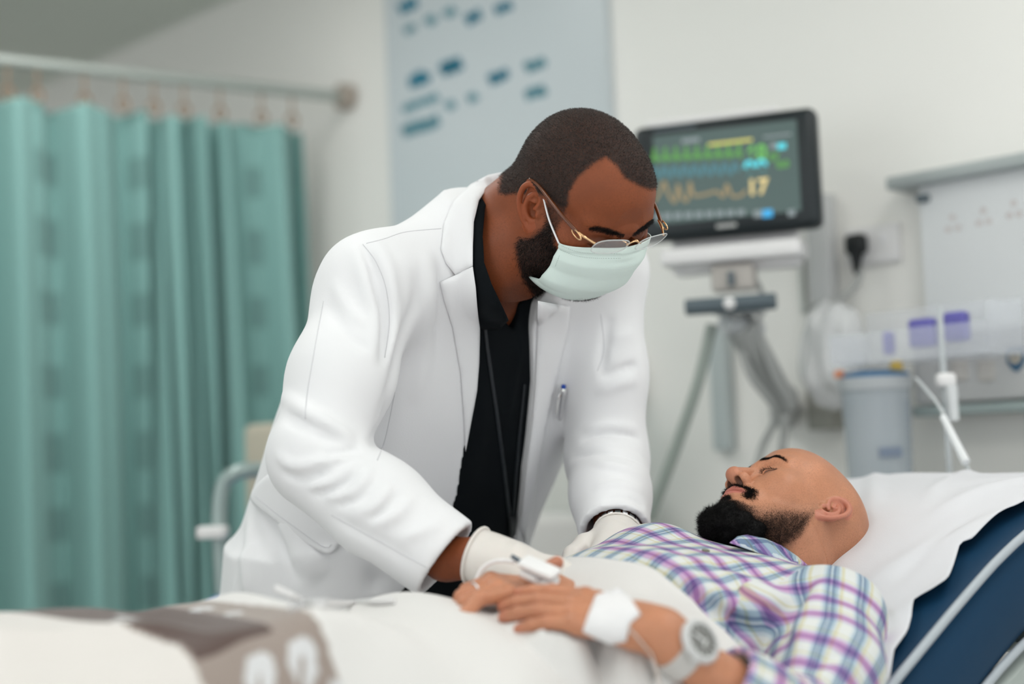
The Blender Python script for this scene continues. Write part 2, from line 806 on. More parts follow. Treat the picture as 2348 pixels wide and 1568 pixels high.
quad_slab('wall_back', wall_b, wall_a, 0, CEIL_Z, WN, M_wall)
quad_slab('wall_left', wall_b, wall_b + WN * 7.0, 0, CEIL_Z, WX, M_wall)
mb = MB()
mb.box((0, 0, -0.05), (14, 14, 0.1))
o = mb.build('floor', M_floor)
o['kind'] = 'structure'
mb = MB()
mb.box((0, 0, 0.06), (10.5, 10.5, 0.12))
o = mb.build('ceiling', M_ceil, M=frame(Vector((0, 1.0, CEIL_Z)), WX, -WN, UP))
o['kind'] = 'structure'
# skirting on the long wall
mb = MB()
mb.box((4.05, -0.008, 0.06), (8.1, 0.014, 0.12), bev=0.004)
o = mb.build('baseboard_back', mat('skirting', (0.35, 0.38, 0.38), 0.5), M=frame(wall_b, WX, -WN, UP))
o['kind'] = 'structure'
# lamp panels flush under the ceiling
M_lampf = mat('lamp_frame', (0.75, 0.75, 0.75), 0.4)
M_lampd = mat('lamp_diffuser', (0.9, 0.9, 0.9), 0.6, emit=(1, 0.99, 0.97), estr=3.0)
_ln = ['added ceiling light panel brightening the service panel wall', 'ceiling light panel over the foot of the bed', 'ceiling light panel beside the head of the bed',
       'ceiling light panel nearest the camera', 'ceiling light panel in front of the green curtain']
for i, (lx, ly, pw, sx, sy) in enumerate(LAMPS):
    e = empty('ceiling_lamp', Matrix.Translation((lx, ly, CEIL_Z)), _ln[i], 'lamp', 'ceiling light panels')
    mb = MB()
    for s in (-1, 1):
        mb.box((s * (sx / 2 + 0.02), 0, -0.012), (0.03, sy + 0.07, 0.024))
        mb.box((0, s * (sy / 2 + 0.02), -0.012), (sx + 0.01, 0.03, 0.024))
    mb.build('frame', M_lampf, e)
    MB().box((0, 0, -0.008), (sx, sy, 0.012)).build('diffuser', M_lampd, e)

# ================================================================ CURTAIN + RAIL
RA = W(785, 222, 0.03)
RD = Vector((-0.85, -0.52, 0)).normalized()
M_rail = mat('rail_metal', (0.42, 0.46, 0.43), 0.4, 0.3)
M_brass = mat('hook_tan', (0.35, 0.24, 0.16), 0.5)
rail = empty('curtain_rail', Matrix.Translation(RA), 'grey curtain rail fixed to the wall above the green curtain', 'rail')
rl = 2.6
mb = MB()
mb.tube([Vector((0, 0, 0)), RD * rl], 0.017, 12)
mb.build('rail_tube', M_rail, rail, smooth='auto')
MB().tube([-RD * 0.03, RD * 0.012], 0.04, 20).build('wall_flange', mat('flange_tan', (0.42, 0.36, 0.31), 0.5), rail, smooth='auto')
M_cur = mat('curtain_cloth', (0.2, 0.4, 0.38), 0.75, sheen=0.2)
nt = M_cur.node_tree
at = nt.nodes.new('ShaderNodeAttribute')
at.attribute_name = 'col'
nt.links.new(at.outputs['Color'], nt.nodes['Principled BSDF'].inputs['Base Color'])
RP = Vector((-RD.y, RD.x, 0))       # perpendicular to the rail
if RP.y > 0:
    RP = -RP


def rail_s(px):
    best, bs = 1e9, 0
    for i in range(0, 260):
        s = i * 0.01
        q = proj(RA + RD * s)
        if abs(q[0] - px) < best:
            best, bs = abs(q[0] - px), s
    return bs


S0, S1 = rail_s(700), 2.1
ctop, cbot = RA.z - 0.105, 0.25
ns, nz = 420, 120
ss = np.linspace(S0, S1, ns)
sg0, sg1 = rail_s(492), rail_s(350)
freq = np.where((ss > sg0) & (ss < sg1), 2 * np.pi / 0.045, 2 * np.pi / 0.19)
freq = np.convolve(np.pad(freq, 6, mode='edge'), np.ones(13) / 13, 'valid')
ph = np.cumsum(freq) * (ss[1] - ss[0]) + 1.0
ampl = np.where((ss > sg0) & (ss < sg1), 0.046, 0.052)
ampl = np.convolve(np.pad(ampl, 8, mode='edge'), np.ones(17) / 17, 'valid')
zz = np.linspace(ctop, cbot, nz)
Sg, Zg = np.meshgrid(ss, zz, indexing='ij')
tz = (ctop - Zg) / (ctop - cbot)
slant0 = -0.05
RP = -RP
phg = ph[:, None] + 0.5 * np.sin(tz * 2.2 + Sg * 3) * tz
off = ampl[:, None] * (0.75 + 0.7 * tz) * (np.sin(phg) + 0.35 * np.sin(2.1 * phg + 1.3) + 0.25 * np.sin(0.37 * phg))
for px_f, dp in ((352, 0.10), (432, 0.06), (498, 0.09), (118, 0.04), (690, 0.05)):
    s0_ = rail_s(px_f)
    off = off + dp * np.exp(-((Sg + slant0 * tz - s0_) / 0.016) ** 2)
sag = 0.012 * np.abs(np.sin(Sg * np.pi / 0.16)) * np.exp(-tz * 30)
slant = -0.035 * tz
Vx = RA.x + RD.x * (Sg + slant) + RP.x * off
Vy = RA.y + RD.y * (Sg + slant) + RP.y * off
V = np.stack([Vx, Vy, Zg - sag], -1).reshape(-1, 3)
ii, jj = np.meshgrid(np.arange(ns - 1), np.arange(nz - 1), indexing='ij')
q = (ii * nz + jj).ravel()
F = np.stack([q, q + 1, q + nz + 1, q + nz], 1)
me = np_mesh('curtain', V, F)
base = np.array([0.235, 0.435, 0.41])
colr = np.tile(base, (len(V), 1)).astype(np.float32)
sf, zf = Sg.ravel(), Zg.ravel()
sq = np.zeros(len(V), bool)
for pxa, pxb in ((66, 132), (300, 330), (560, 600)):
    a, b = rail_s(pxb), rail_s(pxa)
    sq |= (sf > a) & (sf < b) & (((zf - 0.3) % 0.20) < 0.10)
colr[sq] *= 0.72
fine = (np.sin(sf * 900) * 0.02 + 1)[:, None]
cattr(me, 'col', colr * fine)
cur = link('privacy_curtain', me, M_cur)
tag(cur, 'green pleated hospital privacy curtain hanging from the rail', 'curtain')
md = cur.modifiers.new('thick', 'SOLIDIFY')
md.thickness = 0.0018
for i, px in enumerate((-60, 20, 85, 190, 285, 350, 420, 500, 600, 668)):
    s = rail_s(px) if px > -20 else S1 - 0.3
    p = RD * s
    mb = MB()
    mb.tube([p + Vector((0, 0, -0.012)), p + Vector((0, 0, -0.075))], 0.004, 6)
    mb.tube([p + Vector((0, 0, -0.09)) + Vector((RD.x * math.cos(a) * .015, RD.y * math.cos(a) * .015, math.sin(a) * .018)) for a in np.linspace(0, 6.0, 12)], 0.005, 6)
    mb.build('curtain_hook', M_brass, rail, smooth=True)

# ================================================================ WHITEBOARD
M_board = mat('whiteboard_enamel', (0.60, 0.65, 0.675), 0.3, var=0.01)
M_alu = mat('aluminium', (0.62, 0.62, 0.60), 0.4, 0.4)
M_ink = mat('marker_ink', (0.012, 0.17, 0.26), 0.6)
M_ink2 = mat('marker_ink_pale', (0.10, 0.26, 0.32), 0.6)
bl = W(908, 300)
br = W(1405, 250)
bt = W(1150, -160).z
bb = W(1150, 560).z
bo = Vector((bl.x, bl.y, bb))
bw = (br - bl).dot(WX)
bh = bt - bb
wbd = empty('whiteboard', WF(bo), 'white wall board with blue marker writing behind the doctor', 'whiteboard')
MB().box((bw / 2, -0.009, bh / 2), (bw, 0.018, bh), bev=0.003).build('board_panel', M_board, wbd)
mb = MB()
for x in (0, bw):
    mb.box((x, -0.011, bh / 2), (0.014, 0.024, bh + 0.014))
for z in (0, bh):
    mb.box((bw / 2, -0.011, z), (bw + 0.014, 0.024, 0.014))
mb.build('board_frame', M_board, wbd)


def scribble(x0, y0, x1, y1, thick, m, waves=5, hgt=12):
    """hand lettering between two picture points, drawn as zig-zag strokes on the board"""
    a = Vector(wl(W(x0, y0, 0.019), bo))
    b = Vector(wl(W(x1, y1, 0.019), bo))
    up = Vector((0, 0, 1)) * (hgt * 0.00125)
    n = waves * 4
    r_ = random.Random(int(x0 * 7 + y0))
    pts = []
    for i in range(n + 1):
        p = a.lerp(b, i / n)
        k = (0, 1, 0.1, -0.9)[i % 4] * r_.uniform(0.55, 1.0)
        p = p + up * k + Vector((r_.uniform(-.004, .004), 0, 0))
        p.y = -0.0193
        pts.append(p)
    mb = MB()
    mb.tube(bez(pts, 3), thick * 1.3, 5)
    # press the strokes flat on the panel
    mb.V = [(v[0], -0.0183 + (v[1] + 0.0193) * 0.05, v[2]) for v in mb.V]
    return mb.build('marker_word', m, wbd)


scribble(915, 22, 955, 4, 0.011, M_ink, 3, 10)
scribble(928, 72, 952, 60, 0.006, M_ink2, 3, 9)
scribble(975, 52, 1000, 40, 0.007, M_ink2, 2, 10)
scribble(1018, 34, 1044, 22, 0.006, M_ink2, 2, 10)
scribble(1068, 48, 1102, 34, 0.008, M_ink, 3, 12)
scribble(1135, 24, 1172, 12, 0.008, M_ink, 3, 9)
scribble(940, 190, 982, 172, 0.012, M_ink, 4, 11)
scribble(1012, 162, 1055, 146, 0.012, M_ink, 4, 11)
scribble(1120, 184, 1164, 168, 0.009, M_ink, 4, 10)
scribble(1203, 156, 1250, 144, 0.008, M_ink2, 4, 10)
scribble(1205, 218, 1250, 206, 0.008, M_ink2, 4, 10)
scribble(922, 252, 1005, 222, 0.006, M_ink2, 8, 10)
scribble(1022, 246, 1042, 238, 0.007, M_ink2, 2, 10)
scribble(1072, 228, 1094, 220, 0.006, M_ink2, 2, 10)
scribble(922, 304, 1005, 276, 0.008, M_ink2, 8, 15)

# ================================================================ PATIENT MONITOR
MN = Vector((-0.36, -0.93, 0)).normalized()
MX = Vector((-MN.y, MN.x, 0))
mo = P(1660, 402, 2.92)
mon = empty('patient_monitor', frame(mo, MX, -MN, UP), 'black patient monitor with lit vital signs screen behind the doctor', 'monitor')
sc_ = 2.92 / FPX                       # metres per picture pixel there
mw, mh = 432 * sc_, 278 * sc_
M_black = mat('monitor_black', (0.008, 0.014, 0.017), 0.35)
M_white = mat('white_plastic', (0.78, 0.77, 0.77), 0.4)
M_grey = mat('grey_plastic', (0.50, 0.52, 0.53), 0.5)
M_mid = mat('mid_grey_plastic', (0.40, 0.41, 0.40), 0.5)
M_dark = mat('dark_slate', (0.10, 0.13, 0.15), 0.45)
MB().box((0, 0.03, 0), (mw, 0.06, mh), bev=0.018).build('casing', M_black, mon, smooth='auto')
MB().box((0.0, 0.075, 0.012), (mw * 0.86, 0.05, mh * 0.95), bev=0.02).build('rear_shell', M_white, mon, smooth='auto')
MB().box((-0.03, 0.055, mh / 2 + 0.006), (mw * 0.74, 0.05, 0.022), bev=0.008).build('carry_handle', M_white, mon, smooth='auto')
M_scr = mat('screen_glass', (0.02, 0.03, 0.03), 0.2, emit=(0.078, 0.118, 0.110), estr=0.9, var=0.05)
swd, sht = 338 * sc_, 210 * sc_
scr = MB().box((0.004, -0.002, 0.004), (swd, 0.006, sht)).build('screen', M_scr, mon)


def em(name, c, s=1.0):
    return mat(name, (0.01, 0.01, 0.01), 0.4, emit=c, estr=s)


E_green, E_cyan, E_yel = em('glow_green', (0.10, 0.32, 0.07)), em('glow_cyan', (0.07, 0.22, 0.26)), em('glow_amber', (0.32, 0.25, 0.13))
E_gb, E_cb, E_yb = em('glow_green_bright', (0.16, 0.55, 0.10), 1.0), em('glow_cyan_bright', (0.10, 0.75, 0.85), 1.0), em('glow_amber_bright', (0.85, 0.68, 0.30), 1.0)
E_bar, E_blue, E_grey = em('glow_yellow', (0.72, 0.68, 0.16)), em('glow_blue', (0.05, 0.45, 0.85)), em('glow_grey', (0.25, 0.30, 0.31))


def sp(px, py):
    """screen-local position of a picture point"""
    v = ray(px, py)
    t = (mo - CAM_LOC).dot(MN) / v.dot(MN)
    q = CAM_LOC + v * t - mo
    return Vector((q.dot(MX), -0.0062, q.z))


def wave(pts, th, m, name='trace'):
    q = bez([sp(*p) for p in pts], 4)
    mb = MB()
    mb.tube(q, th, 5)
    mb.V = [(v[0], -0.0056 + (v[1] + 0.0062) * 0.1, v[2]) for v in mb.V]
    return mb.build(name, m, scr)


def plate(x0, y0, x1, y1, m, name):
    a, b = sp(x0, y0), sp(x1, y1)
    return MB().box(((a.x + b.x) / 2, -0.0055, (a.z + b.z) / 2), (abs(b.x - a.x), 0.001, abs(b.z - a.z))).build(name, m, scr)


ecg = []
for i in range(9):
    x = 1492 + i * 24
    y = 366 - i * 1.3
    ecg += [(x, y), (x + 8, y - 2), (x + 11, y - 26), (x + 14, y + 6), (x + 18, y - 4)]
wave(ecg, 0.0034, E_green)
ple = []
for i in range(9):
    x = 1494 + i * 23
    y = 408 - i * 1.2
    ple += [(x, y), (x + 7, y - 24), (x + 14, y - 10), (x + 18, y - 4)]
wave(ple, 0.0034, E_cyan)
wave([(1500, 464), (1515, 440), (1524, 418), (1535, 446), (1550, 464), (1556, 424), (1564, 452), (1578, 460), (1584, 418), (1592, 448), (1620, 446), (1645, 440), (1660, 452), (1668, 424), (1680, 450), (1702, 448), (1712, 436)], 0.0034, E_yel)
plate(1626, 336, 1726, 318, E_bar, 'alarm_bar')
for i in range(9):
    plate(1500 + i * 24, 505 - i * 1.2, 1516 + i * 24, 490 - i * 1.2, E_grey, 'softkey')
plate(1730, 500, 1748, 482, E_grey, 'softkey')
plate(1750, 500, 1772, 480, E_blue, 'softkey')
plate(1808, 497, 1824, 481, E_grey, 'softkey')
plate(1565, 330, 1605, 316, E_grey, 'status_text')
plate(1752, 318, 1815, 306, E_grey, 'status_text')
plate(1768, 342, 1782, 328, E_grey, 'status_text')
plate(1784, 344, 1803, 328, E_cb, 'status_text')


def text_on(txt, px, py, size_px, m, name='reading'):
    c = bpy.data.curves.new(name, 'FONT')
    c.body = txt
    c.size = size_px * sc_
    c.extrude = 0.0004
    c.offset = 0.0014
    c.align_x = 'CENTER'
    c.align_y = 'CENTER'
    tmp = bpy.data.objects.new('tmp_text', c)
    COL.objects.link(tmp)
    dg = bpy.context.evaluated_depsgraph_get()
    me = bpy.data.meshes.new_from_object(tmp.evaluated_get(dg))
    bpy.data.objects.remove(tmp)
    o = bpy.data.objects.new(name, me)
    COL.objects.link(o)
    me.materials.clear()
    me.materials.append(m)
    o.parent = scr
    p = sp(px, py)
    o.matrix_local = Matrix.Translation((p.x, -0.0058, p.z)) @ Matrix.Rotation(R(90), 4, 'X')
    return o


text_on('60', 1736, 352, 46, E_gb)
text_on('99', 1734, 390, 56, E_cb)
text_on('17', 1738, 431, 50, E_yb)
text_on('ST', 1776, 362, 22, E_green)
text_on('0.0', 1796, 378, 22, E_green)
MB().box((0.0, -0.0005, -mh / 2 + 0.019), (0.042, 0.002, 0.008)).build('maker_plate', M_mid, mon)
MB().box((-0.1, -0.0005, mh / 2 - 0.014), (0.09, 0.002, 0.005)).build('model_strip', M_dark, mon)
# shelf under the monitor, tilt bracket, handle bar
zb = -mh / 2
MB().box((0, 0.06, zb - 0.035), (330 * sc_, 0.11, 0.036), bev=0.008).build('shelf', M_white, mon, smooth='auto')
MB().box((0, 0.09, zb - 0.03), (300 * sc_, 0.06, 0.075), bev=0.006).build('shelf_skirt', M_white, mon, smooth='auto')
MB().box((0, 0.05, zb - 0.085), (100 * sc_, 0.05, 62 * sc_), bev=0.006).build('tilt_bracket', mat('warm_grey', (0.48, 0.45, 0.42), 0.5), mon, smooth='auto')
MB().box((0.0, 0.02, zb - 0.09), (0.012, 0.02, 0.03), bev=0.003).build('clamp_screw', M_dark, mon)
MB().tube([(-104 * sc_, 0.0, zb - 0.145), (104 * sc_, 0.0, zb - 0.145)], 0.017, 14).build('handle_bar', M_dark, mon, smooth='auto')
MB().lathe([(0.0, 0), (0.012, 0), (0.013, 0.008), (0.009, 0.014), (0, 0.015)], 16, caps=False).build('handle_knob', M_white, mon, M=Matrix.Translation((0.002, -0.012, zb - 0.145)) @ Matrix.Rotation(R(90), 4, 'X'))
MB().box((0, 0.07, zb - 0.145), (0.10, 0.12, 0.03), bev=0.006).build('handle_mount', M_grey, mon, smooth='auto')
# articulated arm down to the wall track
MI = (frame(mo, MX, -MN, UP)).inverted()


def ml(p):
    return MI @ Vector(p)


mb = MB()
arm0, arm1 = P(1700, 748, 2.98), P(1800, 930, 3.12)
mb.tube([ml(arm0), ml(arm1)], [0.034, 0.03], 12)
mb.build('support_arm', M_mid, mon, smooth='auto')
MB().tube([ml(P(1660, 745, 2.96)), ml(P(1740, 755, 3.02))], 0.02, 10).build('arm_pivot', M_grey, mon, smooth='auto')
MB().tube([ml(arm1 + Vector((0, 0, 0.02))), ml(W(1800, 950, -0.0))], [0.03, 0.035], 12).build('wall_pivot', M_mid, mon, smooth='auto')
for pts, r_, nm in ((([1632, 745, 3.0], [1600, 880, 3.0], [1545, 1040, 3.02], [1488, 1190, 3.04]), 0.0125, 'strut'),
                    (([1716, 620, 2.99], [1750, 680, 2.97], [1740, 760, 2.97], [1770, 850, 3.0], [1815, 930, 3.03]), 0.006, 'cable'),
                    (([1690, 760, 3.0], [1720, 860, 3.0], [1778, 945, 3.05], [1750, 1020, 3.1], [1730, 1080, 3.1]), 0.008, 'cable'),
                    (([1802, 950, 3.1], [1795, 1020, 3.1], [1790, 1080, 3.1]), 0.009, 'cable')):
    MB().tube([ml(p) for p in bez([P(*q) for q in pts], 8)], r_, 8).build(nm, M_mid if nm == 'cable' else mat('strut_green_grey', (0.30, 0.34, 0.31), 0.5), mon, smooth='auto')

# ================================================================ WALL TRACKS, SOCKET, PLUG
def wall_box(name, px0, py0, px1, py1, depth, m, label, cat, bev=0.004):
    a, b = W(px0, py0), W(px1, py1)
    c = (a + b) / 2
    mid0, mid1 = W((px0 + px1) / 2, py0), W((px0 + px1) / 2, py1)
    o_ = Vector((W((px0 + px1) / 2, (py0 + py1) / 2)))
    wdt = abs((W(px1, (py0 + py1) / 2) - W(px0, (py0 + py1) / 2)).dot(WX))
    h = abs(mid0.z - mid1.z)
    o = MB().box((0, -depth / 2, 0), (wdt, depth, h), bev=bev).build(name, m, M=WF(o_))
    auto_smooth(o.data)
    if label:
        tag(o, label, cat)
    return o


wall_box('wall_track', 1645, 745, 1684, 1032, 0.03, mat('track_blue_grey', (0.48, 0.53, 0.53), 0.5), 'pale blue-grey wall track below the patient monitor', 'wall track')
wall_box('equipment_track', 1872, 448, 1922, 705, 0.04, mat('track_grey', (0.53, 0.54, 0.54), 0.5), 'grey vertical equipment track between monitor and power socket', 'wall track')
wall_box('cable_trunking', 1838, 560, 1848, 720, 0.015, mat('trunk_white', (0.60, 0.63, 0.60), 0.5), 'thin white cable trunking left of the equipment track', 'trunking')
wall_box('wall_bracket', 1878, 880, 1935, 985, 0.05, mat('bracket_brown_grey', (0.33, 0.33, 0.29), 0.6), 'brown-grey bracket on the wall behind the suction canister', 'bracket')

so = W(2005, 562)
sock = empty('wall_socket', WF(so), 'white double power socket plate with a black plug in it', 'socket')
MB().box((0, -0.006, 0), (0.135, 0.012, 0.085), bev=0.004).build('socket_plate', M_white, sock, smooth='auto')
MB().box((0.03, -0.012, 0.01), (0.012, 0.006, 0.02), bev=0.002).build('switch', mat('switch_white', (0.8, 0.8, 0.82), 0.3), sock)
pl = empty('power_plug', WF(W(1975, 568, 0.012)), 'black mains plug in the wall socket with a grey cable', 'plug')
M_blk = mat('black_rubber', (0.006, 0.008, 0.009), 0.5)
mb = MB()
mb.box((0, -0.02, 0.006), (0.046, 0.036, 0.046), bev=0.012)
mb.tube([(0, -0.022, -0.01), (0, -0.024, -0.045), (0, -0.024, -0.06)], [0.016, 0.009, 0.006], 12)
mb.build('plug_body', M_blk, pl, smooth='auto')
po = W(1975, 568, 0.012)
MB().tube(bez([wl(W(*q), po) for q in ((1975, 620, 0.035), (1962, 655, 0.04), (1920, 688, 0.06), (1880, 698, 0.06), (1850, 708, 0.03))], 8), [0.007] * 33, 8).build('cable', M_mid, pl, smooth='auto')

# ================================================================ BEDHEAD SERVICE PANEL
pe0 = W(2150, 700)
pz0, pz1 = W(2250, 925).z, W(2250, 395).z
bhp = empty('bedhead_service_panel', WF(Vector((pe0.x, pe0.y, 0))), 'white bedhead service panel with grey rails on the wall at right', 'service panel')
plen = 1.6
M_pan = mat('panel_white', (0.68, 0.70, 0.71), 0.45, var=0.02)
M_prail = mat('panel_rail', (0.40, 0.44, 0.44), 0.4, 0.2)
zt = W(2150, 430).z
zm = W(2160, 765).z
zb_ = W(2160, 930).z
MB().box((plen / 2, -0.025, (zt + zm) / 2), (plen, 0.05, zt - zm)).build('upper_panel', M_pan, bhp)
MB().box((plen / 2 - 0.03, -0.04, zt + 0.012), (plen + 0.06, 0.08, 0.028), bev=0.006).build('top_rail', M_prail, bhp, smooth='auto')
MB().box((plen / 2 + 0.0, -0.06, (zm + zb_) / 2), (plen, 0.12, zm - zb_ - 0.004), bev=0.01).build('outlet_box', mat('outlet_box_white', (0.58, 0.585, 0.58), 0.45), bhp, smooth='auto')
MB().box((plen / 2, -0.07, zb_ - 0.012), (plen + 0.02, 0.09, 0.022), bev=0.006).build('bottom_rail', mat('bottom_rail_green', (0.36, 0.43, 0.42), 0.4), bhp, smooth='auto')
MB().box((0.012, -0.055, zt - 0.028), (0.026, 0.02, 0.016), bev=0.004).build('clip', M_dark, bhp)
M_sym = mat('printed_symbol', (0.45, 0.30, 0.26), 0.6)
for (sx_, sy_) in ((2184, 520), (2254, 505), (2324, 488)):
    mb = MB()
    for (dx, dy) in ((0, -22), (-10, 6), (12, 2)):
        p = wl(W(sx_ + dx, sy_ + dy, 0.051), Vector((pe0.x, pe0.y, 0)))
        ring = [(p[0] + 0.0045 * math.cos(a), -0.0505, p[2] + 0.0045 * math.sin(a)) for a in np.linspace(0, 6.2832, 14)[:-1]]
        mb.tube(ring, 0.0009, 5, closed=True)
    mb.build('outlet_symbol', M_sym, bhp)
bp = wl(W(2330, 822, 0.12), Vector((pe0.x, pe0.y, 0)))
sh = [(-0.017, 0.022), (0.017, 0.022), (0.018, -0.006), (0.009, -0.02), (0, -0.026), (-0.009, -0.02), (-0.018, -0.006)]
bdg = MB().slab([(bp[0] + x, bp[2] + z) for x, z in sh], 0.003, Matrix.Translation((0, -0.1235, 0))).build('shield_badge', mat('badge_blue', (0.05, 0.13, 0.22), 0.5), bhp)
MB().lathe([(0.0, 0), (0.0115, 0), (0.0115, 0.002), (0, 0.002)], 20, caps=False).build('badge_disc', mat('badge_cream', (0.62, 0.56, 0.46), 0.5), bdg, M=Matrix.Translation((bp[0], -0.124, bp[2] + 0.002)) @ Matrix.Rotation(R(90), 4, 'X'))
MB().lathe([(0.0, 0), (0.004, 0), (0.004, 0.001), (0, 0.001)], 12, caps=False).build('badge_mark', M_dark, bdg, M=Matrix.Translation((bp[0], -0.1262, bp[2] + 0.002)) @ Matrix.Rotation(R(90), 4, 'X'))
for px_ in (2200, 2262):
    p = wl(W(px_, 850, 0.12), Vector((pe0.x, pe0.y, 0)))
    MB().box((p[0], -0.122, p[2]), (0.035, 0.006, 0.04), bev=0.003).build('outlet', mat('outlet_beige', (0.55, 0.53, 0.5), 0.5), bhp)

# clear storage tray with purple packs on the wall below the panel
M_clear = mat('clear_plastic', (0.80, 0.83, 0.88), 0.15, alpha=0.22, spec=0.5)
M_purple = mat('purple_pack', (0.13, 0.12, 0.42), 0.5)
to = W(2120, 790, 0.205)
tray = empty('storage_tray', WF(to), 'clear plastic tray holding purple packs under the service panel', 'tray')
mb = MB()
tw, td, th = 0.34, 0.14, 0.11
mb.box((0, 0, -0.03), (tw, td, 0.004))
mb.box((0, -td / 2, 0.0), (tw, 0.004, 0.06))
mb.box((0, td / 2, 0.025), (tw, 0.004, th))
mb.box((-tw / 2, 0, 0.0), (0.004, td, 0.06))
mb.box((tw / 2, 0, 0.02), (0.004, td, 0.1))
mb.build('tray_shell', M_clear, tray)
for i, (x0, y0, x1, y1, lb) in enumerate(((2028, 765, 2048, 795, 'small purple pack at the left end of the clear tray'),
                                          (2086, 738, 2148, 775, 'purple pack in the middle of the clear tray'),
                                          (2166, 722, 2222, 762, 'purple pack at the right end of the clear tray'))):
    a, b = W(x0, y0, 0.205), W(x1, y1, 0.205)
    wdt = abs((b - a).dot(WX)) * 0.95
    h = abs(b.z - a.z) * 1.0
    o = MB().box((0, 0, 0), (wdt, 0.03, h + 0.02), bev=0.008).build('purple_pack', M_purple, M=WF((a + b) / 2 + Vector((0, 0, -0.006))))
    auto_smooth(o.data)
    tag(o, lb, 'pack', 'purple packs in the clear tray')

# clear bag hanging left of the tray (crumpled film)
g = Grid((-0.1, -0.1, -0.14), (0.1, 0.1, 0.14), 0.006)
g.ell((0, 0, -0.02), (0.075, 0.05, 0.1), 0.02)
g.ell((0.02, 0.0, 0.05), (0.06, 0.035, 0.06), 0.03)
g.cap((-0.01, 0, 0.06), (-0.015, 0.02, 0.12), 0.03, 0.012, 0.03)
g.noise(0.010, 0.022, 3)
V, F = g.mesh()
me = np_mesh('bag', V, F)
bag = link('plastic_bag', me, mat('bag_film', (0.86, 0.87, 0.88), 0.25, alpha=0.6, bump=0.6, bscale=25), M=WF(W(1906, 815, 0.09)))
tag(bag, 'crumpled clear plastic bag hanging on the wall beside the tray', 'bag')

# suction canister
co = W(2012, 975, 0.17)
can = empty('suction_canister', frame(co, Vector((1, 0, 0)), Vector((0, 1, 0)), UP), 'clear suction canister with blue lid and measuring scale on the wall', 'canister')
cs = co.y / FPX
M_can = mat('canister_clear', (0.56, 0.62, 0.67), 0.2, alpha=0.62)
MB().lathe([(70 * cs, -0.14), (72 * cs, -0.13), (78 * cs, 0.07), (80 * cs, 0.085)], 36).build('jar', M_can, can, smooth='auto')
MB().lathe([(82 * cs, 0.072), (84 * cs, 0.078), (84 * cs, 0.094), (80 * cs, 0.098)], 36).build('collar', mat('collar_grey', (0.55, 0.58, 0.6), 0.4), can, smooth='auto')
MB().lathe([(78 * cs, 0.096), (76 * cs, 0.106), (40 * cs, 0.112), (0, 0.112)], 36, caps=False).build('lid', mat('lid_blue', (0.03, 0.17, 0.36), 0.4), can, smooth='auto')
MB().lathe([(0.013, 0), (0.014, 0.006), (0.011, 0.02), (0.0, 0.022)], 18, caps=False).build('yellow_cap', mat('cap_yellow', (0.75, 0.52, 0.10), 0.4), can, M=Matrix.Translation((0.040, -0.02, 0.108)), smooth='auto')
MB().lathe([(0.011, 0), (0.012, 0.006), (0.009, 0.015), (0.0, 0.016)], 18, caps=False).build('orange_cap', mat('cap_orange', (0.75, 0.30, 0.16), 0.4), can, M=Matrix.Translation((-0.072, 0.0, 0.100)), smooth='auto')
mb = MB()
for i in range(16):
    a = R(-42)
    rr = (71.0 + 6 * i / 16) * cs + 0.0006
    z = -0.12 + i * 0.011
    mb.box((rr * math.sin(-a), -rr * math.cos(a), z), (0.010 if i % 2 else 0.016, 0.002, 0.0022))
mb.build('scale_marks', mat('scale_blue', (0.16, 0.22, 0.30), 0.5), can)
mb = MB()
mb.box((0.006, -76 * cs, -0.055), (0.045, 0.006, 0.02))
mb.build('printed_label', mat('label_blue_grey', (0.22, 0.27, 0.36), 0.5), can)

# thin pole with tube beside the panel
ivo = W(2160, 800, 0.34)
ivp = empty('drip_pole', Matrix.Translation((ivo.x, ivo.y, 0)), 'slim clear drip stand with white connector and hanging tube', 'drip stand')
I0 = Vector((ivo.x, ivo.y, 0))
M_pole = mat('pole_clear', (0.66, 0.70, 0.72), 0.3, alpha=0.55)
MB().tube([(0, 0, W(2150, 705, 0.34).z), (0, 0, 0.05)], 0.0055, 10).build('pole', M_pole, ivp, smooth='auto')
MB().lathe([(0.0, 0.0), (0.14, 0.0), (0.14, 0.02), (0.03, 0.05), (0.012, 0.06)], 20, caps=False).build('base', M_pole, ivp, smooth='auto')
zc = W(2165, 872, 0.34).z
MB().box((0, -0.01, zc), (0.036, 0.024, 0.026), bev=0.008).build('clamp', M_white, ivp, smooth='auto')
MB().tube([(0.006, -0.02, zc - 0.01), (0.008, -0.02, zc - 0.075)], [0.011, 0.009], 14).build('connector', mat('connector_white', (0.7, 0.72, 0.73), 0.4), ivp, smooth='auto')
tp = [P(2100, 868, 2.6), P(2125, 895, 2.55), P(2158, 940, 2.5), P(2190, 1020, 2.45), P(2215, 1065, 2.42), P(2250, 1130, 2.40), P(2275, 1200, 2.45)]
MB().tube([q - I0 for q in bez(tp, 8)], 0.0035, 8).build('tube', mat('tube_clear', (0.62, 0.65, 0.66), 0.2, alpha=0.8), ivp, smooth='auto')
MB().tube([P(2162, 955, 2.48) - I0, P(2215, 1060, 2.41) - I0], [0.006, 0.0075], 10).build('tube_joint', mat('joint_white', (0.8, 0.82, 0.83), 0.3), ivp, smooth='auto')

